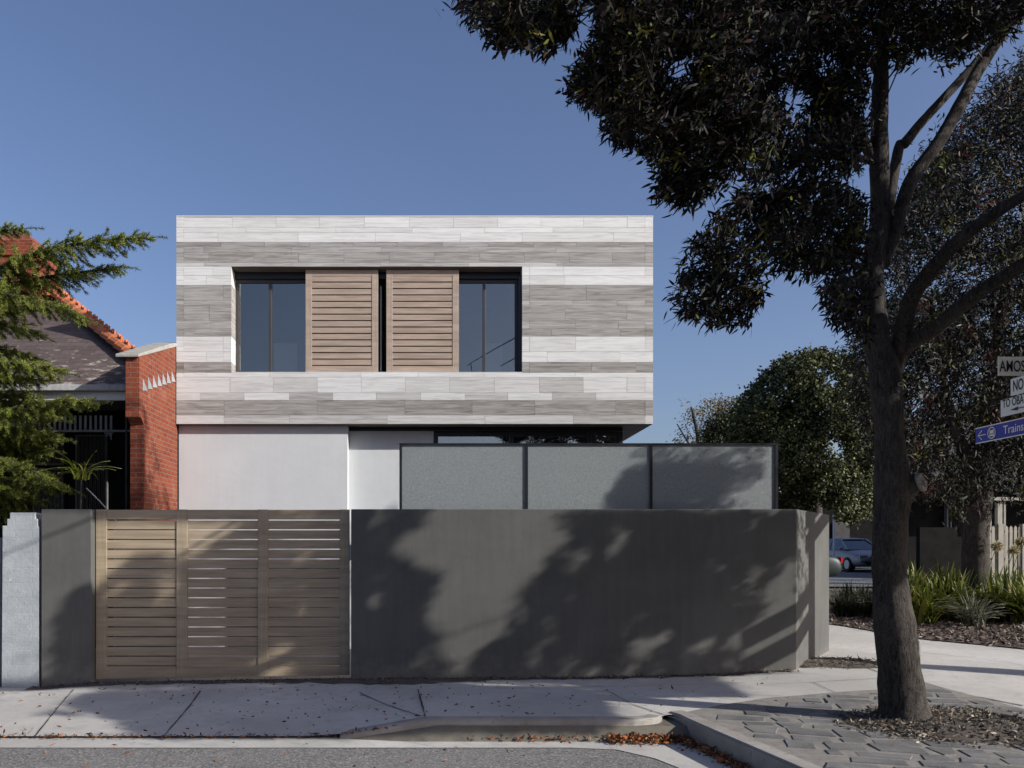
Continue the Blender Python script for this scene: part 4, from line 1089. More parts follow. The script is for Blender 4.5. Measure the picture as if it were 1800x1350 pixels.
limbs = [
 [(1592, 1290, D0, 112), (1590, 1266, D0, 96), (1587, 1240, D0, 82), (1583, 1200, D0, 77), (1576, 1130, D0, 73), (1567, 1050, D0, 65), (1563, 1000, D0, 59), (1565, 930, D0, 59), (1568, 880, D0, 65), (1568, 850, D0, 64), (1566, 800, D0, 53), (1563, 755, D0, 51), (1558, 690, D0, 53), (1552, 640, D0, 54), (1541, 600, D0, 46), (1536, 540, D0, 42), (1533, 480, D0, 41), (1541, 430, D0, 38), (1548, 380, D0, 36), (1546, 300, D0, 33), (1546, 200, D0, 30), (1550, 100, D0, 24), (1556, 0, D0, 19), (1550, -120, D0, 14), (1560, -230, D0, 8)],
 [(1562, 690, D0, 30), (1575, 640, D0 + .02, 30), (1588, 580, D0 - .1, 29), (1604, 520, D0 - .3, 28), (1650, 460, D0 - .7, 26), (1700, 410, D0 - .95, 22), (1760, 368, D0 - 1.1, 20), (1830, 325, D0 - 1.3, 17), (1950, 250, D0 - 1.5, 10)],
 [(1568, 670, D0, 28), (1590, 612, D0, 28), (1640, 580, D0 - .4, 27), (1700, 530, D0 - .7, 25), (1760, 488, D0 - .95, 23), (1840, 440, D0 - 1.2, 20), (1960, 380, D0 - 1.4, 14)],
 [(1545, 470, D0, 20), (1558, 420, D0, 20), (1566, 340, D0 + .1, 18), (1580, 260, D0 + .2, 17), (1590, 252, D0 + .2, 19), (1620, 215, D0 + .25, 16), (1680, 150, D0 + .3, 15), (1720, 105, D0 + .3, 15), (1770, 40, D0 + .3, 13), (1830, -60, D0 + .2, 9)],
 [(1550, 470, D0, 22), (1572, 410, D0 - .05, 23), (1600, 320, D0 - .1, 23), (1650, 250, D0 - .1, 22), (1690, 180, D0, 22), (1725, 115, D0 + .1, 20), (1790, 20, D0 + .1, 18), (1880, -100, D0, 12), (1980, -200, D0, 7)],
 [(1546, 300, D0, 20), (1525, 262, D0, 19), (1500, 215, D0 - .05, 18), (1460, 175, D0 - .1, 18), (1400, 135, D0 - .2, 17), (1360, 147, D0 - .3, 13), (1300, 160, D0 - .45, 10), (1220, 190, D0 - .6, 8), (1120, 200, D0 - .8, 5)],
 [(1540, 290, D0, 10), (1510, 276, D0 - .1, 10), (1480, 271, D0 - .2, 9), (1440, 285, D0 - .4, 7), (1380, 340, D0 - .7, 6), (1300, 440, D0 - .9, 5), (1240, 510, D0 - 1.0, 3)],
 [(1535, 500, D0, 10), (1510, 470, D0 - .1, 9), (1460, 450, D0 - .3, 7), (1400, 440, D0 - .5, 5), (1330, 480, D0 - .7, 4)],
 [(1549, 140, D0, 13), (1500, 60, D0 - .1, 11), (1420, 10, D0 - .2, 9), (1300, -10, D0 - .4, 7), (1180, 20, D0 - .6, 5), (1080, 60, D0 - .7, 4)],
 [(1500, 60, D0 - .1, 9), (1400, -60, D0 - .3, 8), (1250, -90, D0 - .5, 6), (1080, -40, D0 - .7, 5), (920, 20, D0 - .9, 3)],
]
tk = MB(); skel = []
for i, L_ in enumerate(limbs):
    p, r = pxpath(L_)
    if i == 0:
        r = [q_ * .93 for q_ in r]
        p2, r2 = [], []
        for a, b in zip(p, r):
            p2.append(a); r2.append(b * (1 + .03 * math.sin(a.z * 9) + .02 * math.sin(a.z * 23)))
        tk.tube(p2, r2, 28, noise=.05)
    else: tk.tube(p, r, 10, noise=.06)
    for a, b in list(zip(p, r))[::3]:
        if a.z > 2.6: skel.append((a, b))
trunk = tk.build("trunk", M['bark'], st, smooth=True)
# pruned knots (callus rings)
M['callus'] = bark_mat("callus_bark", (.24, .2, .17), (.40, .35, .31))
def torus(c, nrm, up, r1, r2, rt):
    kn = MB()
    nrm = Vector(nrm).normalized(); up = Vector(up).normalized(); s_ = nrm.cross(up).normalized(); up = s_.cross(nrm)
    pts = [Vector(c) + s_ * math.cos(a * math.pi / 10) * r1 + up * math.sin(a * math.pi / 10) * r2 for a in range(21)]
    kn.tube(pts, rt, 8); kn.build("pruning_scar", M['callus'], trunk, smooth=True)
c = P(1603, 850, D0) + Vector((.0, -.14, 0)); torus(c, (.55, -.8, .25), (-.45, 0, 1), .040, .066, .024)
c = P(1604, 1140, D0) + Vector((.0, -.10, 0)); torus(c, (.8, -.6, 0), (0, 0, 1), .028, .07, .010)
c = P(1564, 380, D0) + Vector((-.0, -.08, 0)); torus(c, (.2, -1, 0), (0, 0, 1), .022, .024, .008)
c = P(1570, 680, D0) + Vector((-.0, -.125, 0)); torus(c, (.1, -1, 0), (0, 0, 1), .025, .014, .006)
kb = MB().tube([P(1578, 862, D0), P(1592, 855, D0) + Vector((0, -.03, 0)), P(1603, 850, D0) + Vector((0, -.135, 0))], [.16, .12, .055], 14)
kb.build("branch_stub", M['bark'], trunk, smooth=True)

# ---- crown: points sampled so that outline and shadows agree with the place
CH, SH = SUN_H.x, -SUN_H.y
outline = [
 [(805, -40), (803, 0), (812, 20), (850, 55), (880, 92), (915, 72), (940, 88), (965, 98), (985, 75), (1010, 62), (1015, 40), (1020, 0), (1045, -40)],
 [(1045, -60), (1048, 20), (1050, 60), (1040, 95), (1012, 110), (1000, 150), (992, 182), (1040, 186), (1065, 195), (1072, 245), (1100, 262), (1125, 262), (1150, 288), (1150, 318), (1130, 338), (1165, 352), (1205, 365), (1240, 345), (1285, 315), (1320, 300), (1400, 300), (1440, 300), (1530, 300), (1530, -60)],
 [(1330, 300), (1295, 345), (1270, 370), (1245, 400), (1212, 422), (1205, 470), (1188, 512), (1182, 532), (1200, 560), (1240, 576), (1290, 570), (1318, 565), (1325, 540), (1348, 522), (1340, 492), (1380, 470), (1400, 492), (1430, 490), (1440, 518), (1466, 540), (1455, 570), (1500, 590), (1535, 610), (1530, 300)],
 [(1520, -60), (1520, 110), (1565, 108), (1580, 112), (1620, 92), (1640, 108), (1660, 122), (1690, 108), (1740, 70), (1775, 60), (1810, 50), (1810, -60)],
]
holes = [[(1178, 112), (1200, 98), (1220, 112), (1214, 142), (1188, 150), (1172, 132)], [(1382, 150), (1415, 158), (1420, 185), (1395, 198), (1372, 180)], [(1290, 345), (1325, 318), (1320, 300), (1290, 318)], [(1440, 100), (1462, 92), (1465, 130), (1445, 140)], [(1115, 228), (1132, 226), (1134, 250), (1118, 250)], [(1488, 300), (1530, 300), (1530, 345), (1500, 335)]]
# shade seen on the wall / gate (photo pixels at the wall plane)
shade = [
 [(90, 1230), (92, 1120), (116, 1052), (160, 1025), (190, 1035), (222, 985), (250, 962), (300, 955), (340, 968), (390, 945), (440, 920), (470, 893), (760, 893), (738, 925), (682, 945), (712, 985), (784, 1022), (746, 1060), (762, 1120), (785, 1160), (805, 1230)],
 [(968, 893), (1396, 893), (1398, 960), (1366, 1008), (1336, 1052), (1352, 1062), (1318, 1107), (1298, 1131), (1320, 1165), (1315, 1230), (812, 1230), (822, 1165), (850, 1140), (885, 1125), (912, 1040), (950, 997), (1004, 942)],
]
lit_spots = [[(590, 1010), (640, 1000), (600, 1060), (560, 1090), (565, 1050)], [(480, 1130), (540, 1110), (560, 1160), (500, 1190)], [(1120, 1120), (1160, 1110), (1130, 1160), (1095, 1165)], [(320, 1000), (350, 985), (330, 1060), (310, 1060)], [(640, 1040), (665, 1050), (650, 1090), (632, 1080)], [(640, 915), (670, 905), (680, 930), (650, 935)], [(730, 1150), (750, 1140), (745, 1175), (722, 1185)], [(1080, 920), (1100, 915), (1090, 990), (1065, 985)], [(930, 1140), (960, 1130), (950, 1170), (925, 1175)]]
_r = random.Random(31)
for _ in range(34):
    cx_, cy_ = _r.choice(((_r.uniform(900, 1350), _r.uniform(905, 1180)), (_r.uniform(900, 1300), _r.uniform(1080, 1185)), (_r.uniform(200, 720), _r.uniform(960, 1185))))
    ln_, wd_ = _r.uniform(14, 36), _r.uniform(5, 11)
    lit_spots.append([(cx_ + ln_ * math.cos(a) * .62 - wd_ * math.sin(a) * .78, cy_ - ln_ * math.cos(a) * .78 - wd_ * math.sin(a) * .62) for a in [k * math.pi / 5 for k in range(10)]])
scr_shade = [[(1062, 895), (1085, 850), (1105, 815), (1130, 779), (1360, 779), (1345, 840), (1325, 870), (1318, 895)]]
gshade = [[(100, 1212), (245, 1250), (300, 1285), (400, 1272), (460, 1296), (750, 1292), (1040, 1288), (1095, 1262), (1125, 1242), (1050, 1222), (1000, 1212), (900, 1208), (620, 1200)], [(1100, 1238), (1350, 1228), (1345, 1200), (1200, 1188), (1000, 1195)]]
def ground_px(x, y, z):
    tg = z / TAN; yg = y + SH * tg; xg = x - CH * tg
    return 770 + FPX * xg / np.maximum(yg, .5), 965 + FPX * EYE / np.maximum(yg, .5), yg
def shadow_ok(p, strict=True, relax=False, jx=None):
    """p: (n,3). True where a leaf at p shades only what is in shade in the place."""
    x, y, z = p[:, 0], p[:, 1], p[:, 2]
    def at(Dp):
        t = (Dp - y) / SH; return x - CH * t, z - TAN * t
    ok = np.ones(len(x), bool)
    xw, zw = at(10.0)
    px = 770 + FPX * xw / 10; py = 965 - FPX * (zw - EYE) / 10
    if jx is not None:
        px = px + jx[:, 0] * .6 + 7 * np.sin(py / 9.0) + 5 * np.sin(py / 4.1 + px / 17); py = py + jx[:, 1] * .6 + 6 * np.sin(px / 8.0)
    hitwall = (zw > 0) & (zw < WT) & (px > -60) & (px < 1400) & (y < 10)
    good = in_any(px, py, shade) & ~in_any(px, py, lit_spots)
    if relax: good = good | (px > 300)
    ok &= ~hitwall | good
    # ground in front of the wall
    tg = z / TAN; yg = y + SH * tg; xg = x - CH * tg
    hitg = (zw <= 0) & (yg < 10)
    lit_ground = (yg < 7.45) | ((xg < -3.9) & (yg < 9.7)) | ((xg < -2.9) & (yg < 8.1)) | ((xg > 3.2) & (yg < 9.9)) | ((xg > 1.7) & (yg < 8.7))
    ok &= ~(hitg & lit_ground & (rng.random(len(x)) < .93))
    # glass screen
    xs_, zs_ = at(SD); ps = 770 + FPX * xs_ / SD; pys = 965 - FPX * (zs_ - EYE) / SD
    hs = (zw >= WT) & (pys > 775) & (ps > 700) & (ps < 1370)
    ok &= ~hs | in_any(ps, pys, scr_shade)
    # house front, cottage
    xh, zh = at(12.9)
    hh = (zw >= WT) & ~hs & (xh > -9) & (xh < 3.35) & (zh > 1.9) & (zh < 7)
    ok &= ~hh
    # the slanted corner wall stays clear of leaf shade
    xr, zr = at(10.8)
    ok &= ~((zr > 0) & (zr < 1.75) & (xr > 4.4) & (xr < 5.4))
    return ok
def reflected(p):   # would this leaf stand in the sky that the upper windows mirror?
    tot = 2 * WD - p[:, 1]; rpx = 770 + FPX * p[:, 0] / tot; rpy = 965 - FPX * (p[:, 2] - EYE) / tot
    return (rpx > 400) & (rpx < 925) & (rpy > 470) & (rpy < 662)
def clump(p):
    return np.sin(p[:, 0] * 8.1 + 1) * np.sin(p[:, 2] * 8.7 + .5) + .6 * np.sin(p[:, 0] * 4.3 + p[:, 1] * 5.1) + .5 * np.sin(p[:, 2] * 15 + p[:, 0] * 6)
def sample_visible(n):
    bx = rng.uniform(800, 1812, n * 6); by = rng.uniform(-60, 612, n * 6)
    m_ = in_any(bx, by, outline) & ~in_any(bx, by, holes) & ~((bx > 1526) & (bx < 1562) & (by > 90) & (rng.random(len(bx)) < .75))
    bx, by = bx[m_][:n], by[m_][:n]
    best = np.full((len(bx), 3), np.nan); todo = np.ones(len(bx), bool)
    for k in range(90):
        mu = np.interp(bx, [800, 1150, 1350, 1500], [5.5, 6.0, 6.7, 7.1])
        D = np.clip(rng.normal(mu, .35 + .008 * k, len(bx)), 4.8, 9.3)
        c = np.stack([(bx - 770) / FPX * D, D, EYE + (965 - by) / FPX * D], 1)
        ok = shadow_ok(c) & todo & ~reflected(c)
        if k < 60: ok &= clump(c) > -.35
        best[ok] = c[ok]; todo &= ~ok
    left = todo
    return best[~left], np.stack([bx[left], by[left]], 1)
vis, rest = sample_visible(2300)
print("crown visible clusters", len(vis), "unplaced", len(rest))
# clusters that found no consistent depth keep a middle depth where the outline needs them
if len(rest):
    for k in range(40):
        D = rng.uniform(5.2, 9.2, len(rest)); c = np.stack([(rest[:, 0] - 770) / FPX * D, D, EYE + (965 - rest[:, 1]) / FPX * D], 1)
        ok = shadow_ok(c, relax=True); vis = np.concatenate([vis, c[ok]]); rest = rest[~ok]
        if not len(rest): break
    print("still unplaced", len(rest), rest[:20].astype(int).tolist())
    D = np.full(len(rest), 6.0); vis = np.concatenate([vis, np.stack([(rest[:, 0] - 770) / FPX * D, D, EYE + (965 - rest[:, 1]) / FPX * D], 1)])
# outside the picture: fill the crown's volume where its shade is seen
cand = np.stack([rng.uniform(1.0, 10.8, 200000), rng.uniform(3.2, 9.2, 200000), rng.uniform(2.4, 8.8, 200000)], 1)
cpx = 770 + FPX * cand[:, 0] / cand[:, 1]; cpy = 965 - FPX * (cand[:, 2] - EYE) / cand[:, 1]
outside = (cpx > 1840) | (cpy < -45)
t_ = (10 - cand[:, 1]) / SH; xw = cand[:, 0] - CH * t_; zw = cand[:, 2] - TAN * t_
pw_ = 770 + FPX * xw / 10; pyw = 965 - FPX * (zw - EYE) / 10
gpx, gpy, gyg = ground_px(cand[:, 0], cand[:, 1], cand[:, 2])
onpath = (zw <= 0) & in_any(gpx, gpy, gshade)
useful = onpath | ((in_any(pw_, pyw, shade)) | ((pw_ > 1060) & (pw_ < 1370) & (pyw > 770) & (pyw < 900))) | (rng.random(len(cand)) < .12)
cand = cand[outside & useful & ~((cand[:, 0] < 3.6) & (cand[:, 2] > 6.4))]; cand = cand[shadow_ok(cand) & ~reflected(cand) & (clump(cand) > -.4)]
rx = np.abs((cand[:, 0] - 5.6) / 4.9) ** 2 + np.abs((cand[:, 1] - 6.5) / 3.4) ** 2 + np.abs((cand[:, 2] - 5.2) / 3.4) ** 2
cand = cand[rx < 1.15][:6200]
print("crown unseen clusters", len(cand))
allc = np.concatenate([vis, cand]); PER = 30
ctr = np.array([4.3, 7.4, 4.5])
out = unit(allc - ctr) * np.array([1, 1, .5]) + np.array([0, 0, -.35]); out = unit(out + rng.normal(size=out.shape) * .35)
b_, d_, l_, w_ = shoots(allc, out, PER, np.full(len(allc), .22), .088, .0185, .72, .3)
# keep leaf bases inside outline loosely
jit = np.repeat(rng.normal(0, 9, (len(allc), 2)), PER, axis=0)
tip = b_ + d_ * l_[:, None] * .6
lx_ = 770 + FPX * b_[:, 0] / b_[:, 1] + jit[:, 0]; ly_ = 965 - FPX * (b_[:, 2] - EYE) / b_[:, 1] + jit[:, 1]
infr = (lx_ > 780) & (lx_ < 1812) & (ly_ > -40)
keep = (~infr | (in_any(lx_, ly_, outline) & ~in_any(lx_, ly_, holes))) & shadow_ok(tip, jx=jit) & ~reflected(tip)
keep |= rng.random(len(keep)) < .004
kid = np.nonzero(keep)[0]; b_, d_, l_, w_ = b_[kid], d_[kid], l_[kid], w_[kid]
print("leaves", len(b_))
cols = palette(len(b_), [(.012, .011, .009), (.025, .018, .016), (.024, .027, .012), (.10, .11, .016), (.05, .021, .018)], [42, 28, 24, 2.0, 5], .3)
# a few shoots of yellow-green leaves
yl = rng.random(len(allc)) < .02; ym = np.repeat(yl, PER)[kid]; cols[ym] = palette(int(ym.sum()), [(.16, .15, .02), (.10, .12, .02), (.12, .07, .03)], [2, 2, 1])
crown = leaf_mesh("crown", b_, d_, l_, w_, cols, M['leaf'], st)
# twigs joining clusters to the limbs
SK = np.array([tuple(a) for a, b in skel]); tw = MB()
pick = rng.choice(len(allc), 420, replace=False)
hub = []
for i in pick[:70]:
    c = allc[i]; j = np.argmin(((SK - c) ** 2).sum(1)); a = Vector(SK[j]); b = Vector(c)
    mid = a.lerp(b, .5) + Vector((0, 0, .12 * (b - a).length)); pts = []
    for k in range(8):
        t = k / 7; pts.append(a * (1 - t) ** 2 + mid * 2 * t * (1 - t) + b * t * t)
    Ln = (b - a).length; pa_ = np.array([tuple(p) for p in pts[1:]]); pxx = 770 + FPX * pa_[:, 0] / pa_[:, 1]; pyy = 965 - FPX * (pa_[:, 2] - EYE) / pa_[:, 1]
    if shadow_ok(pa_).mean() < .85 or ((pxx > 1562) & (pxx < 1815) & (pyy > 330)).any() or Ln > 2.2: continue
    tw.tube(pts, [max(.004, .010 * Ln ** .5 * (1 - .7 * k / 7)) for k in range(8)], 5)
    hub += [tuple(p) for p in pts[2:]]
HUB = np.array(hub)
for i in pick[70:]:
    c = allc[i]; j = np.argmin(((HUB - c) ** 2).sum(1)); a = Vector(HUB[j]); b = Vector(c)
    if (b - a).length > 1.2: continue
    mid = a.lerp(b, .5) + Vector((random.uniform(-.05, .05), random.uniform(-.05, .05), .08)); tw.tube([a, mid, b], [.007, .005, .003], 4)
tw.build("twigs", M['bark'], trunk, smooth=True)

# ================================================================== OTHER TREES
def bg_tree(name, label, cat, base, trunk_pts, poly, Dr, n, per, L, W, cols, wts, size=.3, spread=.9, droop=.2, bark='bark2', sphere=False, group=None, spots=None, holes_=(), clmin=-.35):
    t = thing(name, label, cat, base, group)
    mbt = MB()
    for pts in trunk_pts:
        p, r = pxpath(pts); mbt.tube(p, r, 12, noise=.06)
    tr = mbt.build("trunk", M[bark], t, smooth=True)
    xs_ = [p[0] for p in poly]; ys_ = [p[1] for p in poly]
    bx = rng.uniform(min(xs_), max(xs_), n * 4); by = rng.uniform(min(ys_), max(ys_), n * 4)
    m_ = in_poly(bx, by, poly)
    for h in holes_: m_ &= ~in_poly(bx, by, h)
    bx, by = bx[m_][:n], by[m_][:n]
    if sphere:   # surface-biased volume: depth follows a dome plus lobes
        cx, cy = np.mean(xs_), np.mean(ys_); rx_, ry_ = (max(xs_) - min(xs_)) / 2, (max(ys_) - min(ys_)) / 2
        rr2 = np.clip(1 - ((bx - cx) / rx_) ** 2 * .8 - ((by - cy) / ry_) ** 2 * .6, 0.02, 1)
        lob = np.sin(bx / 26 + 1.3) * np.sin(by / 22) * .12 + np.sin(bx / 11 + by / 13) * .05
        D = (Dr[0] + Dr[1]) / 2 - (Dr[1] - Dr[0]) / 2 * (np.sqrt(rr2) * (.75 + .3 * rng.random(len(bx)) ** .5) + lob)
    else: D = rng.uniform(Dr[0], Dr[1], len(bx))
    c = np.stack([(bx - 770) / FPX * D, D, EYE + (965 - by) / FPX * D], 1)
    sc_ = 5.5 / max(.6, size * 3.2)
    cl_ = np.sin(c[:, 0] * sc_ * .42 + 1) * np.sin(c[:, 2] * sc_ * .5) + .7 * np.sin(c[:, 0] * sc_ * .21 + c[:, 1] * sc_ * .3 + 2) + .4 * np.sin(c[:, 2] * sc_ * 1.1 + c[:, 0] * sc_ * .7)
    c = c[cl_ > clmin]; c = np.concatenate([c, c[rng.integers(0, len(c), max(0, n - len(c)))] + rng.normal(size=(max(0, n - len(c)), 3)) * size * .35])
    ct = c.mean(0); o = unit(unit(c - ct) + rng.normal(size=c.shape) * .5)
    b, d, l, w = shoots(c, o, per, np.full(len(c), size), L, W, spread, droop)
    col = palette(len(b), cols, wts, .3)
    if spots:
        for sc, frac in spots:
            m2 = np.repeat(rng.random(len(c)) < frac, per); col[m2] = palette(int(m2.sum()), sc, [1] * len(sc))
    leaf_mesh("crown", b, d, l, w, col, M['leaf'], t)
    return t
DT = 16.0
bg_tree("claret_ash", "tall dark reddish leaved tree behind the street signs", "tree", tuple(P(1715, 1075, DT)),
        [[(1716, 1100, DT, 50), (1716, 1030, DT, 44), (1716, 940, DT, 40), (1722, 880, DT, 40), (1730, 800, DT, 36), (1740, 700, DT, 28), (1760, 560, DT, 20), (1790, 400, DT, 12)],
         [(1718, 860, DT, 24), (1690, 780, DT, 20), (1660, 680, DT, 14), (1640, 540, DT, 9)], [(1728, 800, DT, 20), (1780, 700, DT - .5, 16), (1850, 560, DT - .8, 10)]],
        [(1860, 60), (1800, 112), (1745, 150), (1722, 185), (1700, 195), (1672, 235), (1640, 275), (1600, 335), (1570, 400), (1565, 450), (1530, 540), (1498, 610), (1496, 660), (1512, 720), (1538, 800), (1550, 850), (1600, 868), (1660, 868), (1700, 880), (1760, 868), (1790, 872), (1860, 880), (1950, 700), (1950, 200)],
        (13.4, 19.5), 7500, 16, .12, .026, [(.010, .011, .008), (.02, .022, .012), (.03, .016, .015), (.07, .065, .025), (.016, .014, .011)], [40, 22, 12, 4, 30], .40, .85, .3,
        spots=[([(.13, .04, .025), (.10, .03, .03)], .035), ([(.10, .11, .02)], .05), ([(.12, .12, .10)], .04)])
bg_tree("broadleaf_evergreen", "rounded pale green evergreen tree beyond the slanted wall corner", "tree", tuple(P(1430, 1010, 25)),
        [[(1435, 1015, 25.5, 22), (1435, 900, 25.5, 20), (1430, 780, 25.5, 14), (1425, 700, 25.5, 8)]],
        [(1275, 790), (1288, 745), (1306, 712), (1318, 685), (1352, 650), (1380, 630), (1410, 620), (1440, 616), (1475, 622), (1502, 628), (1530, 670), (1548, 740), (1545, 800), (1552, 850), (1530, 905), (1500, 915), (1470, 912), (1440, 895), (1400, 905), (1360, 900), (1340, 850), (1290, 820)],
        (21.5, 27.5), 4300, 14, .085, .055, [(.11, .125, .055), (.19, .20, .10), (.05, .06, .025), (.025, .03, .014)], [30, 22, 28, 25], .26, 1.0, .05, sphere=True, clmin=-1.0)
bg_tree("dark_shrub_tree", "dense dark green bushy tree behind the top of the glass screen", "tree", tuple(P(1290, 1000, 29)),
        [[(1295, 1000, 29, 16), (1290, 820, 29, 10)]],
        [(1225, 790), (1235, 765), (1250, 740), (1275, 725), (1300, 700), (1340, 690), (1400, 760), (1400, 850), (1230, 850)],
        (27.5, 31), 1500, 14, .09, .05, [(.03, .035, .016), (.06, .07, .025), (.11, .12, .05)], [50, 30, 15], .35, 1.0, .05, sphere=True, clmin=-1.2)
bg_tree("sparse_tree", "small sparse brownish tree against the sky right of the stone box", "tree", tuple(P(1235, 1000, 33)),
        [[(1240, 1000, 33, 14), (1238, 850, 33, 9), (1225, 760, 33, 6), (1215, 715, 33, 3)], [(1238, 850, 33, 7), (1255, 760, 33, 5), (1265, 705, 33, 3)], [(1236, 820, 33, 5), (1205, 770, 33, 3), (1190, 745, 33, 2)]],
        [(1180, 778), (1178, 750), (1192, 733), (1215, 722), (1240, 705), (1262, 697), (1285, 702), (1295, 716), (1290, 760), (1285, 830), (1185, 830)],
        (31.5, 34.5), 420, 14, .11, .045, [(.17, .135, .075), (.12, .12, .05), (.22, .17, .11)], [3, 2, 2], .5, 1.0, .2)
bg_tree("forked_small_tree", "small glossy green tree with pale forked stem left of the thick background trunk", "tree", tuple(P(1697, 1030, 19)),
        [[(1699, 1040, 19, 14), (1697, 975, 19, 13), (1698, 950, 19, 12), (1686, 905, 19, 8), (1672, 890, 19, 5)], [(1698, 955, 19, 7), (1702, 900, 19, 5), (1700, 860, 19, 4)], [(1688, 920, 19, 5), (1684, 890, 19, 4), (1682, 870, 19, 3)]],
        [(1650, 895), (1655, 870), (1670, 855), (1700, 845), (1715, 858), (1712, 890), (1690, 900)],
        (18.6, 19.6), 170, 12, .08, .045, [(.06, .085, .015), (.14, .19, .02), (.04, .055, .012)], [3, 1, 3], .3, 1.0, .1)
# distant tree masses closing the view behind the far houses
for k, (a, b, dd, hh, lb) in enumerate(((1480, 1640, 52, 760, "dark tree rising behind the far garage door"), (1640, 1900, 48, 700, "broad dark tree behind the verandah house"))):
    bg_tree("distant_tree", lb, "tree", tuple(P((a + b) / 2, 1000, dd)), [[((a + b) / 2, 1000, dd, 12), ((a + b) / 2, hh + 60, dd, 6)]],
            [(a, 960), (a - 10, hh + 90), (a + 30, hh + 20), ((a + b) / 2, hh), (b - 20, hh + 25), (b, hh + 100), (b, 960)], (dd - 3, dd + 3), 900, 9, .3, .16,
            [(.03, .035, .015), (.06, .065, .03)], [2, 1], 1.0, 1.0, .05, group="trees closing the street view", clmin=-9)

# ---- the other side of the street, seen in the window reflections
def dome_tree(label, x, y, h, rad, seed, cols):
    r_ = np.random.default_rng(seed); t = thing("opposite_tree", label, "tree", (x, y, -.1), "trees on the opposite side of the street")
    MB().tube([(x, y, -.2), (x + .1, y, h * .3), (x, y + .1, h * .6), (x, y, h * .9)], [.22, .18, .12, .03], 10).build("trunk", M['bark2'], t, smooth=True)
    n = 520; u = unit(r_.normal(size=(n, 3))) * (r_.random((n, 1)) ** .33) * np.array([rad, rad, h * .36]) + np.array([x, y, h * .64])
    b, d, l, w = shoots(u, unit(u - np.array([x, y, h * .6])), 10, np.full(n, .8), .34, .2, 1.0, .1)
    leaf_mesh("crown", b, d, l, w, palette(len(b), cols, [1] * len(cols)), M['leaf'], t)
gcol = [(.03, .04, .015), (.05, .06, .02), (.02, .025, .012)]
for i, (x, h, rad) in enumerate(((-17, 8.0, 3.4), (-9.5, 6.4, 2.8), (-2.5, 7.0, 3.0), (3.8, 6.2, 2.3), (10.5, 9.0, 3.0), (17, 8.5, 3.6), (25, 9, 3.8))):
    dome_tree(["leafy green tree across the street, first from the left end", "leafy green tree across the street, second from the left end", "tall leafy tree opposite the gate", "short leafy tree opposite the dark wall", "tall leafy tree opposite the wall corner", "leafy green tree across the street, second from the right end", "leafy green tree across the street, last at the right end"][i], x, -13.5 - (i % 2), h, rad, 50 + i, gcol)
oh = thing("terrace_row", "row of brick terrace houses on the opposite side of the street", "house", (0, -20, 0))
MB().box(-34, 34, -20.3, -20, -.3, 4.4).build("wall", M['brick'], oh)
MB().add([(-35, -19.3, 4.3), (35, -19.3, 4.3), (35, -24, 6.6), (-35, -24, 6.6), (-35, -19.3, 4.2), (35, -19.3, 4.2), (35, -24, 6.5), (-35, -24, 6.5)], [(0, 3, 2, 1), (4, 5, 6, 7), (0, 1, 5, 4), (1, 2, 6, 5), (2, 3, 7, 6), (3, 0, 4, 7)]).build("roof", M['dark_timber'], oh)
for k in range(12):
    MB().box(-31 + k * 5.4, -29.6 + k * 5.4, -19.999, -19.95, .9, 2.8).build("window", M['frame'], oh)

# ---- conifer at the left
cd = thing("cedar", "green conifer with drooping needle sprays at the left edge over the pale pier", "tree", (-7.2, 11.3, -.1))
CDp = 11.3
tkm = MB(); tkm.tube([(-7.3, 11.3, -.15), (-7.25, 11.35, 2), (-7.2, 11.3, 4), (-7.15, 11.3, 6), (-7.15, 11.3, 8)], [.22, .19, .15, .1, .04], 14, noise=.06)
nd_b, nd_d, nd_c = [], [], []
def twig(a, d, ln, col, dens=1.0, r=.0035):
    n = max(4, int(ln / .05)); pts = [a]; dd = d.copy()
    for k in range(n):
        dd = (dd + Vector((0, 0, -.05)) + Vector((random.uniform(-.06, .06), random.uniform(-.06, .06), random.uniform(-.05, .05)))).normalized()
        pts.append(pts[-1] + dd * ln / n)
    tkm.tube(pts, [r * (1 - .6 * k / n) for k in range(n + 1)], 4, cap=False)
    m_ = int(ln * 420 * dens); t = rng.random(m_) * n
    A = np.array([tuple(p) for p in pts]); i0 = np.minimum(t.astype(int), n - 1); f = (t - i0)[:, None]
    b = A[i0] * (1 - f) + A[i0 + 1] * f
    ax = unit(A[i0 + 1] - A[i0])
    nd_b.append(b); nd_d.append(unit(ax * .55 + rng.normal(size=b.shape) * .55 + np.array([0, 0, .12])))
    nd_c.append(np.clip(col * (1 + rng.normal(size=(m_, 1)) * .25), .004, 1))
    return pts
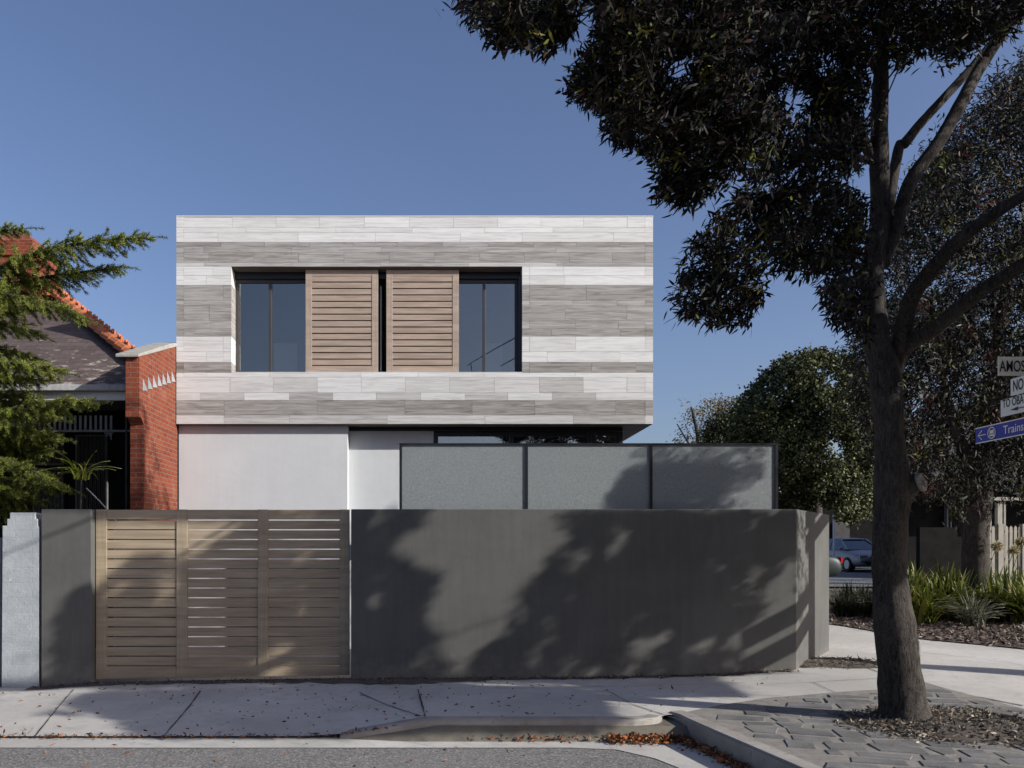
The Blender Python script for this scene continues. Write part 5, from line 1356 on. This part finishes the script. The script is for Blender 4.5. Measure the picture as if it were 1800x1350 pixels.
def bough(p0, p1, rise, width, dens=1.0, hang=.5):
    p0 = Vector(p0); p1 = Vector(p1); L_ = (p1 - p0).length; n = int(L_ / .055); pts = []
    for k in range(n + 1):
        t = k / n; p = p0.lerp(p1, t); p.z += rise * math.sin(math.pi * t); pts.append(p)
    tkm.tube(pts, [.035 * (1 - t / n) ** .8 + .005 for t in range(n + 1)], 6)
    ax = (p1 - p0).normalized(); lat = ax.cross(Vector((0, 0, 1))).normalized()
    for k in [j * .6 for j in range(int(n * .2), int(n / .6) + 1)]:
        t = k / n; base = pts[int(k)]; ln = width * (1 - t) ** .6 * (.4 + .8 * random.random()) + .10
        for s_ in (1, -1):
            col = np.array(random.choice([(.19, .22, .035), (.14, .17, .03), (.24, .26, .05), (.11, .13, .03)]))
            d = (ax * .75 + lat * s_ * random.uniform(.3, 1.0) + Vector((0, 0, random.uniform(-.65, .28) * (1 if random.random() > hang else 1.7)))).normalized()
            q = twig(base, d, ln, col, dens)
            for j in range(2, len(q) - 1, 2):
                if random.random() < .75:
                    d2 = ((q[j + 1] - q[j]).normalized() * .8 + lat * random.uniform(-.8, .8) + Vector((0, 0, random.uniform(-.7, .25)))).normalized()
                    twig(q[j], d2, ln * .35 * random.uniform(.5, 1.1), col, dens, .002)
    twig(pts[-1], (ax + Vector((0, 0, -.1))).normalized(), .25, np.array((.10, .12, .03)), dens)
random.seed(17)
for (x0_, y0_, x1_, y1_, D_, rise, wd_) in ((-100, 520, 262, 418, 11.2, .22, .55), (-60, 520, 215, 470, 11.5, .05, .42), (-100, 520, 150, 560, 11.0, .15, .45), (-120, 450, 45, 402, 11.4, .1, .3), (-120, 560, 70, 590, 11.2, .1, .35),
                                            (-120, 660, 110, 655, 11.1, .15, .45), (-120, 620, 60, 628, 11.4, .1, .35), (-110, 780, 165, 708, 10.9, .2, .45), (-110, 760, 105, 770, 11.2, .1, .42), (-120, 800, 120, 858, 10.8, .15, .35),
                                            (-110, 860, 100, 862, 10.9, .12, .36), (-110, 900, 60, 905, 11.2, .1, .35), (-110, 720, 60, 700, 11.5, .1, .4), (-110, 830, 50, 810, 11.5, .1, .4), (-110, 740, 95, 735, 11.4, .1, .4), (-110, 690, 75, 668, 11.3, .1, .4), (-110, 880, 70, 880, 11.3, .1, .4), (-110, 800, 85, 792, 11.4, .1, .4), (-100, 560, 60, 545, 11.8, .1, .3)):
    bough(P(x0_, y0_, D_ + .2), P(x1_, y1_, D_), rise, wd_)
for k in range(9):   # boughs away from the street and upwards
    a = R(80 + k * 27); z = 2.2 + .6 * k
    bough((-7.2, 11.3, z), (-7.2 + 1.6 * math.cos(a), 11.3 + 1.3 * math.sin(a), z + .2), .1, .45, .5)
tkm.build("trunk", M['bark2'], cd, smooth=True)
B_ = np.concatenate(nd_b); print("needles", len(B_))
leaf_mesh("crown", B_, np.concatenate(nd_d), np.full(len(B_), .034) * (.7 + .6 * rng.random(len(B_))), np.full(len(B_), .009), np.concatenate(nd_c), M['needle'], cd, 'quad', .1)

# ================================================================== STRAPPY PLANTS
def strap_mesh(n, hgt, cols, wts, wid=.022, seed=0, lr=(.15, 1.0)):
    rr_ = np.random.default_rng(seed); mb = MB(); cc = []
    for i in range(n):
        a = rr_.uniform(0, 2 * math.pi); ln = hgt * rr_.uniform(.6, 1.25); lean = rr_.uniform(*lr); w = wid * rr_.uniform(.7, 1.2)
        dx, dy = math.cos(a), math.sin(a); bx, by = rr_.normal(0, .05, 2)
        c = np.array(cols[rr_.choice(len(cols), p=np.array(wts) / sum(wts))]) * rr_.uniform(.7, 1.3)
        N_ = 7; vs_ = []
        for k in range(N_ + 1):
            t = k / N_; r_ = ln * lean * (t ** 1.5) * .9; z = ln * (t - .55 * lean * t * t * 1.15)
            ww = w * (1 - t ** 3) * .5 + .001
            for s_ in (-1, 1): vs_.append((bx + dx * r_ - dy * ww * s_, by + dy * r_ + dx * ww * s_, z + .003 * s_))
        mb.add(vs_, [(2 * k, 2 * k + 1, 2 * k + 3, 2 * k + 2) for k in range(N_)]); cc += [tuple(c) + (1,)] * len(vs_)
    return mb, cc
def plant_proto(name, n, hgt, cols, wts, wid, seed, par):
    mb, cc = strap_mesh(n, hgt, cols, wts, wid, seed)
    me = bpy.data.meshes.new(name); me.from_pydata(mb.v, [], mb.f); me.materials.append(M['blade'])
    a = me.color_attributes.new("col", 'FLOAT_COLOR', 'POINT'); a.data.foreach_set('color', np.array(cc).ravel())
    o = bpy.data.objects.new(name, me); scene.collection.objects.link(o); o.parent = par
    return o
green = [(.07, .09, .012), (.13, .15, .02), (.2, .2, .04), (.32, .28, .12)]
protos = []
for s_ in range(4):
    t = thing("strappy_plant", "", "plant", (0, 0, 0), "strappy leaved plants in the garden bed")
    plant_proto("leaves", 95, .62, green, [4, 4, 2.5, .8], .036, s_, t); protos.append(t)
def flower(par, h, dx, dy, seed):
    r_ = random.Random(seed); top = Vector((dx, dy, h)); mb = MB().tube([(0, 0, 0), (dx * .3, dy * .3, h * .6), tuple(top)], [.008, .007, .006], 6)
    s_ = mb.build("flower_stem", M['strap_stem']); s_.parent = par
    bs_, ds_ = [], []
    for k in range(240):
        d = Vector((r_.gauss(0, 1), r_.gauss(0, 1), r_.gauss(.1, .8))).normalized(); bs_.append(tuple(top + d * .02)); ds_.append(tuple(d))
    o = leaf_mesh("flower_head", np.array(bs_), np.array(ds_), np.full(240, .10) * rng.uniform(.7, 1.2, 240), np.full(240, .014), palette(240, [(.45, .36, .2), (.3, .3, .12), (.55, .48, .36)], [2, 1, 1]), M['litter'])
    o.parent = s_
M['strap_stem'] = mat("flower_stem", (.12, .15, .04), (.16, .18, .06))
spots_ = []
rr = random.Random(8)
def gxy(px, D): return (PX(px, D), D)
plants = []
for (px, D) in [(1600, 13.6), (1640, 13.4), (1690, 13.3), (1740, 13.2), (1790, 13.0), (1835, 12.8), (1610, 14.6), (1655, 14.4), (1705, 14.5), (1760, 14.2), (1810, 14.0), (1850, 14.4), (1620, 15.8), (1665, 15.5), (1750, 15.6), (1800, 15.4), (1845, 15.6), (1600, 16.8), (1640, 17.0), (1780, 16.8), (1830, 17), (1880, 13.5), (1890, 15),
                (1760, 13.6), (1630, 12.9), (1805, 12.6), (1770, 18.2), (1655, 18.2), (1615, 18.4)]:
    plants.append((px + rr.uniform(-8, 8), D + 1.9, 1.0))
dk = []
for (px, D) in [(1475, 16.2), (1500, 16.0), (1525, 15.9), (1480, 17.4), (1510, 17.6), (1535, 17.2), (1490, 18.8), (1520, 19), (1545, 16.4), (1560, 17.5)]:
    dk.append((px, D))
names_l = ["bright green strappy plant in the garden bed beside the thick background trunk"]
used = [0] * 4
for i, (px, D, s_) in enumerate(plants):
    k = i % 4; x, y = gxy(px, D)
    o = protos[k] if not used[k] else copy_tree(protos[k]); used[k] = 1
    o.location = (x, y, gz(x, y) + .01); o.rotation_euler = (0, 0, rr.uniform(0, 6.28)); sc_ = rr.uniform(1.15, 1.65); o.scale = (sc_ * 1.05, sc_ * 1.05, sc_ * rr.uniform(.85, 1.05))
    o['label'] = "clump of bright green strappy leaves in the sunny garden bed behind the street tree"
for i, (px, h, dx) in enumerate(((1726, 1.50, .28), (1758, 1.40, .26), (1772, 1.58, .26))):
    x, y = gxy(px, 15.6 + .2 * i)
    f = thing("flowering_agapanthus", ["strappy plant whose round dry flower head stands left of the other two", "strappy plant with the lowest and middle dry flower head before the pickets", "strappy plant with dry flower head nearest the right edge"][i], "plant", (0, 0, 0), "agapanthus in dry flower")
    plant_proto("leaves", 70, .6, green, [4, 4, 2, .8], .034, 30 + i, f); flower(f, h * .92, dx, 0, i)
    f.location = (x, y, gz(x, y))
dg = [(.025, .028, .014), (.05, .052, .03), (.09, .088, .06)]
pd = thing("dark_grass_clump", "", "plant", (0, 0, 0), "dark grassy clumps behind the wall corner")
plant_proto("leaves", 110, .6, dg, [3, 2, 1], .02, 77, pd)
for i, (px, D) in enumerate(dk):
    o = pd if i == 0 else copy_tree(pd); x, y = gxy(px, D)
    o.location = (x, y, gz(x, y) + .01); o.rotation_euler = (0, 0, rr.uniform(0, 6.28)); sc_ = rr.uniform(.75, 1.05); o.scale = (sc_,) * 3
    o['label'] = "dark shaded grassy clump between the wall corner and the street tree trunk"
gc = thing("grey_grass_clump", "fine pale grey arching grass clump at the front of the garden bed", "plant", (0, 0, 0))
plant_proto("leaves", 170, .62, [(.2, .19, .14), (.12, .12, .08), (.3, .28, .22)], [2, 2, 1], .012, 91, gc)
gc.scale = (1.15, 1.15, 1.1); x, y = gxy(1712, 14.2); gc.location = (x, y, gz(x, y)); gc.rotation_euler = (0, 0, 1)
# yucca-like plant behind the gate
yp = thing("potted_yucca", "spiky yellow green plant with long stem above the gate's left end", "plant", (PX(140, 10.9), 10.9, 0))
mb, cc = strap_mesh(30, .42, [(.32, .34, .05), (.2, .24, .04), (.42, .42, .2)], [3, 2, 1], .026, 5, (.3, 1.5))
top = P(143, 843, 10.9)
me = bpy.data.meshes.new("leaves"); me.from_pydata([(v[0] + top.x - yp.location.x, v[1] + top.y - yp.location.y, v[2] + top.z) for v in mb.v], [], mb.f); me.materials.append(M['blade'])
a = me.color_attributes.new("col", 'FLOAT_COLOR', 'POINT'); a.data.foreach_set('color', np.array(cc).ravel())
o = bpy.data.objects.new("leaves", me); scene.collection.objects.link(o); o.parent = yp
ym_ = MB().tube([(PX(140, 10.9), 10.9, -.05), (PX(139, 10.9), 10.9, 1.2), tuple(top)], [.02, .016, .012], 8); ym_.build("stem", M['bark2'], yp, smooth=True)
MB().tube([tuple(P(152, 858, 10.88)), tuple(P(168, 874, 10.85)), tuple(P(176, 882, 10.85)), tuple(P(190, 897, 10.8)), tuple(P(215, 930, 10.8)), (PX(230, 10.8), 10.8, 0)], .008, 6).build("pale_cane", M['cream'], yp)
cl = MB()
# ================================================================== LITTER (uncountable)
def scatter(name, label, pts, L, W, cols, wts, z0=.012, flat=.25):
    pts = np.array(pts); n = len(pts)
    d = rng.normal(size=(n, 3)) * np.array([1, 1, flat])
    ob = leaf_mesh(name, pts + np.array([0, 0, z0]), d, L * rng.uniform(.5, 1.3, n), W * rng.uniform(.6, 1.3, n), palette(n, cols, wts), M['litter'], None, 'lance', .15)
    tag(ob, label, "litter", None, "stuff"); return ob
dry = [(.22, .07, .025), (.12, .05, .025), (.30, .15, .06), (.05, .035, .025)]
pts = []
for _ in range(420):
    x = rng.uniform(-5.5, 4.0); y = rng.uniform(7.7, 9.95)
    if x > 1.5 and rng.random() < .5: continue
    pts.append((x, y, gz(x, y)))
for _ in range(330):
    x = rng.uniform(-5.5, -.4); y = 7.6 + abs(rng.normal(0, .05)) - .04; pts.append((x, y, max(gz(x, y), -.165)))
for _ in range(130):
    x = rng.uniform(-5.5, 2); y = rng.uniform(5.0, 7.5); pts.append((x, y, rz(x, y) + .006))
scatter("fallen_leaves", "scattered small brown leaves on the footpath and gutter", pts, .045, .016, dry, [3, 4, 1, 4])
pts = []
for _ in range(420):
    x = rng.normal(.95, .28); y = 7.59 - abs(rng.normal(0, .045)); pts.append((x, y, -.165 + rng.uniform(0, .03)))
for _ in range(900):
    t = rng.random(); x = 1.55 + .62 * t + rng.normal(0, .05); y = 7.56 - abs(rng.normal(0, .09)); pts.append((x, y, -.165 + rng.uniform(0, .05)))
for _ in range(900):
    t = rng.random() ** 1.3; y = 7.6 - 1.9 * t; x = lerp_pts([(5.6, 2.62), (6.3, 2.5), (7.1, 2.36), (7.7, 2.26)], y) - .03 - abs(rng.normal(0, .06)); pts.append((x, y, -.165 + rng.uniform(0, .035)))
scatter("leaf_drift", "drift of red brown leaves heaped in the gutter against the kerb", pts, .05, .02, [(.28, .09, .03), (.16, .06, .03), (.36, .2, .09), (.06, .04, .03)], [4, 3, 2, 2], .004, .5)
pts = []
for _ in range(7500):
    a = rng.uniform(0, 2 * math.pi); r_ = rng.random() ** .5; x = 4.75 + 1.25 * r_ * math.cos(a); y = 7.3 + .85 * r_ * math.sin(a)
    hgt = .06 * max(0, 1 - ((x - 4.65) / 1.05) ** 2 - ((y - 7.35) / .75) ** 2); pts.append((x, y, gz(x, y) + hgt))
scatter("tree_pit_mulch", "bark chips and twigs round the foot of the street tree", pts, .05, .016, [(.2, .165, .125), (.12, .095, .07), (.34, .30, .25), (.05, .04, .03)], [4, 4, 2, 3], .006, .35)
pts = []
while len(pts) < 16000:
    x = rng.uniform(6.9, 13.5); y = rng.uniform(9.5, 18)
    if in_poly(np.array([x]), np.array([y]), bed)[0]: pts.append((x, y, gz(x, y) + .015))
scatter("garden_mulch", "brown bark mulch covering the garden bed", pts, .085, .03, [(.17, .125, .10), (.11, .08, .065), (.26, .21, .18), (.045, .035, .03)], [4, 4, 2, 2], .01, .4)
pts = []
for _ in range(900):
    a = rng.uniform(0, 2 * math.pi); r_ = rng.random() ** .5; x = 4.95 + .8 * r_ * math.cos(a); y = 10.42 + .45 * r_ * math.sin(a)
    if x < 4.3 + (y - 10) * .73: continue
    pts.append((x, y, gz(x, y) + .05 * (1 - r_ * r_)))
for _ in range(1500):
    x = rng.uniform(-4.8, 4.3); y = 9.99 - abs(rng.normal(0, .06)); pts.append((x, y, gz(x, y) + .006))
scatter("wall_foot_litter", "dry grass and grit along the foot of the dark wall", pts, .05, .010, [(.2, .17, .13), (.1, .08, .06), (.3, .26, .2), (.04, .035, .03)], [3, 3, 1, 3], .008, .4)
print("script done", len(bpy.data.objects))
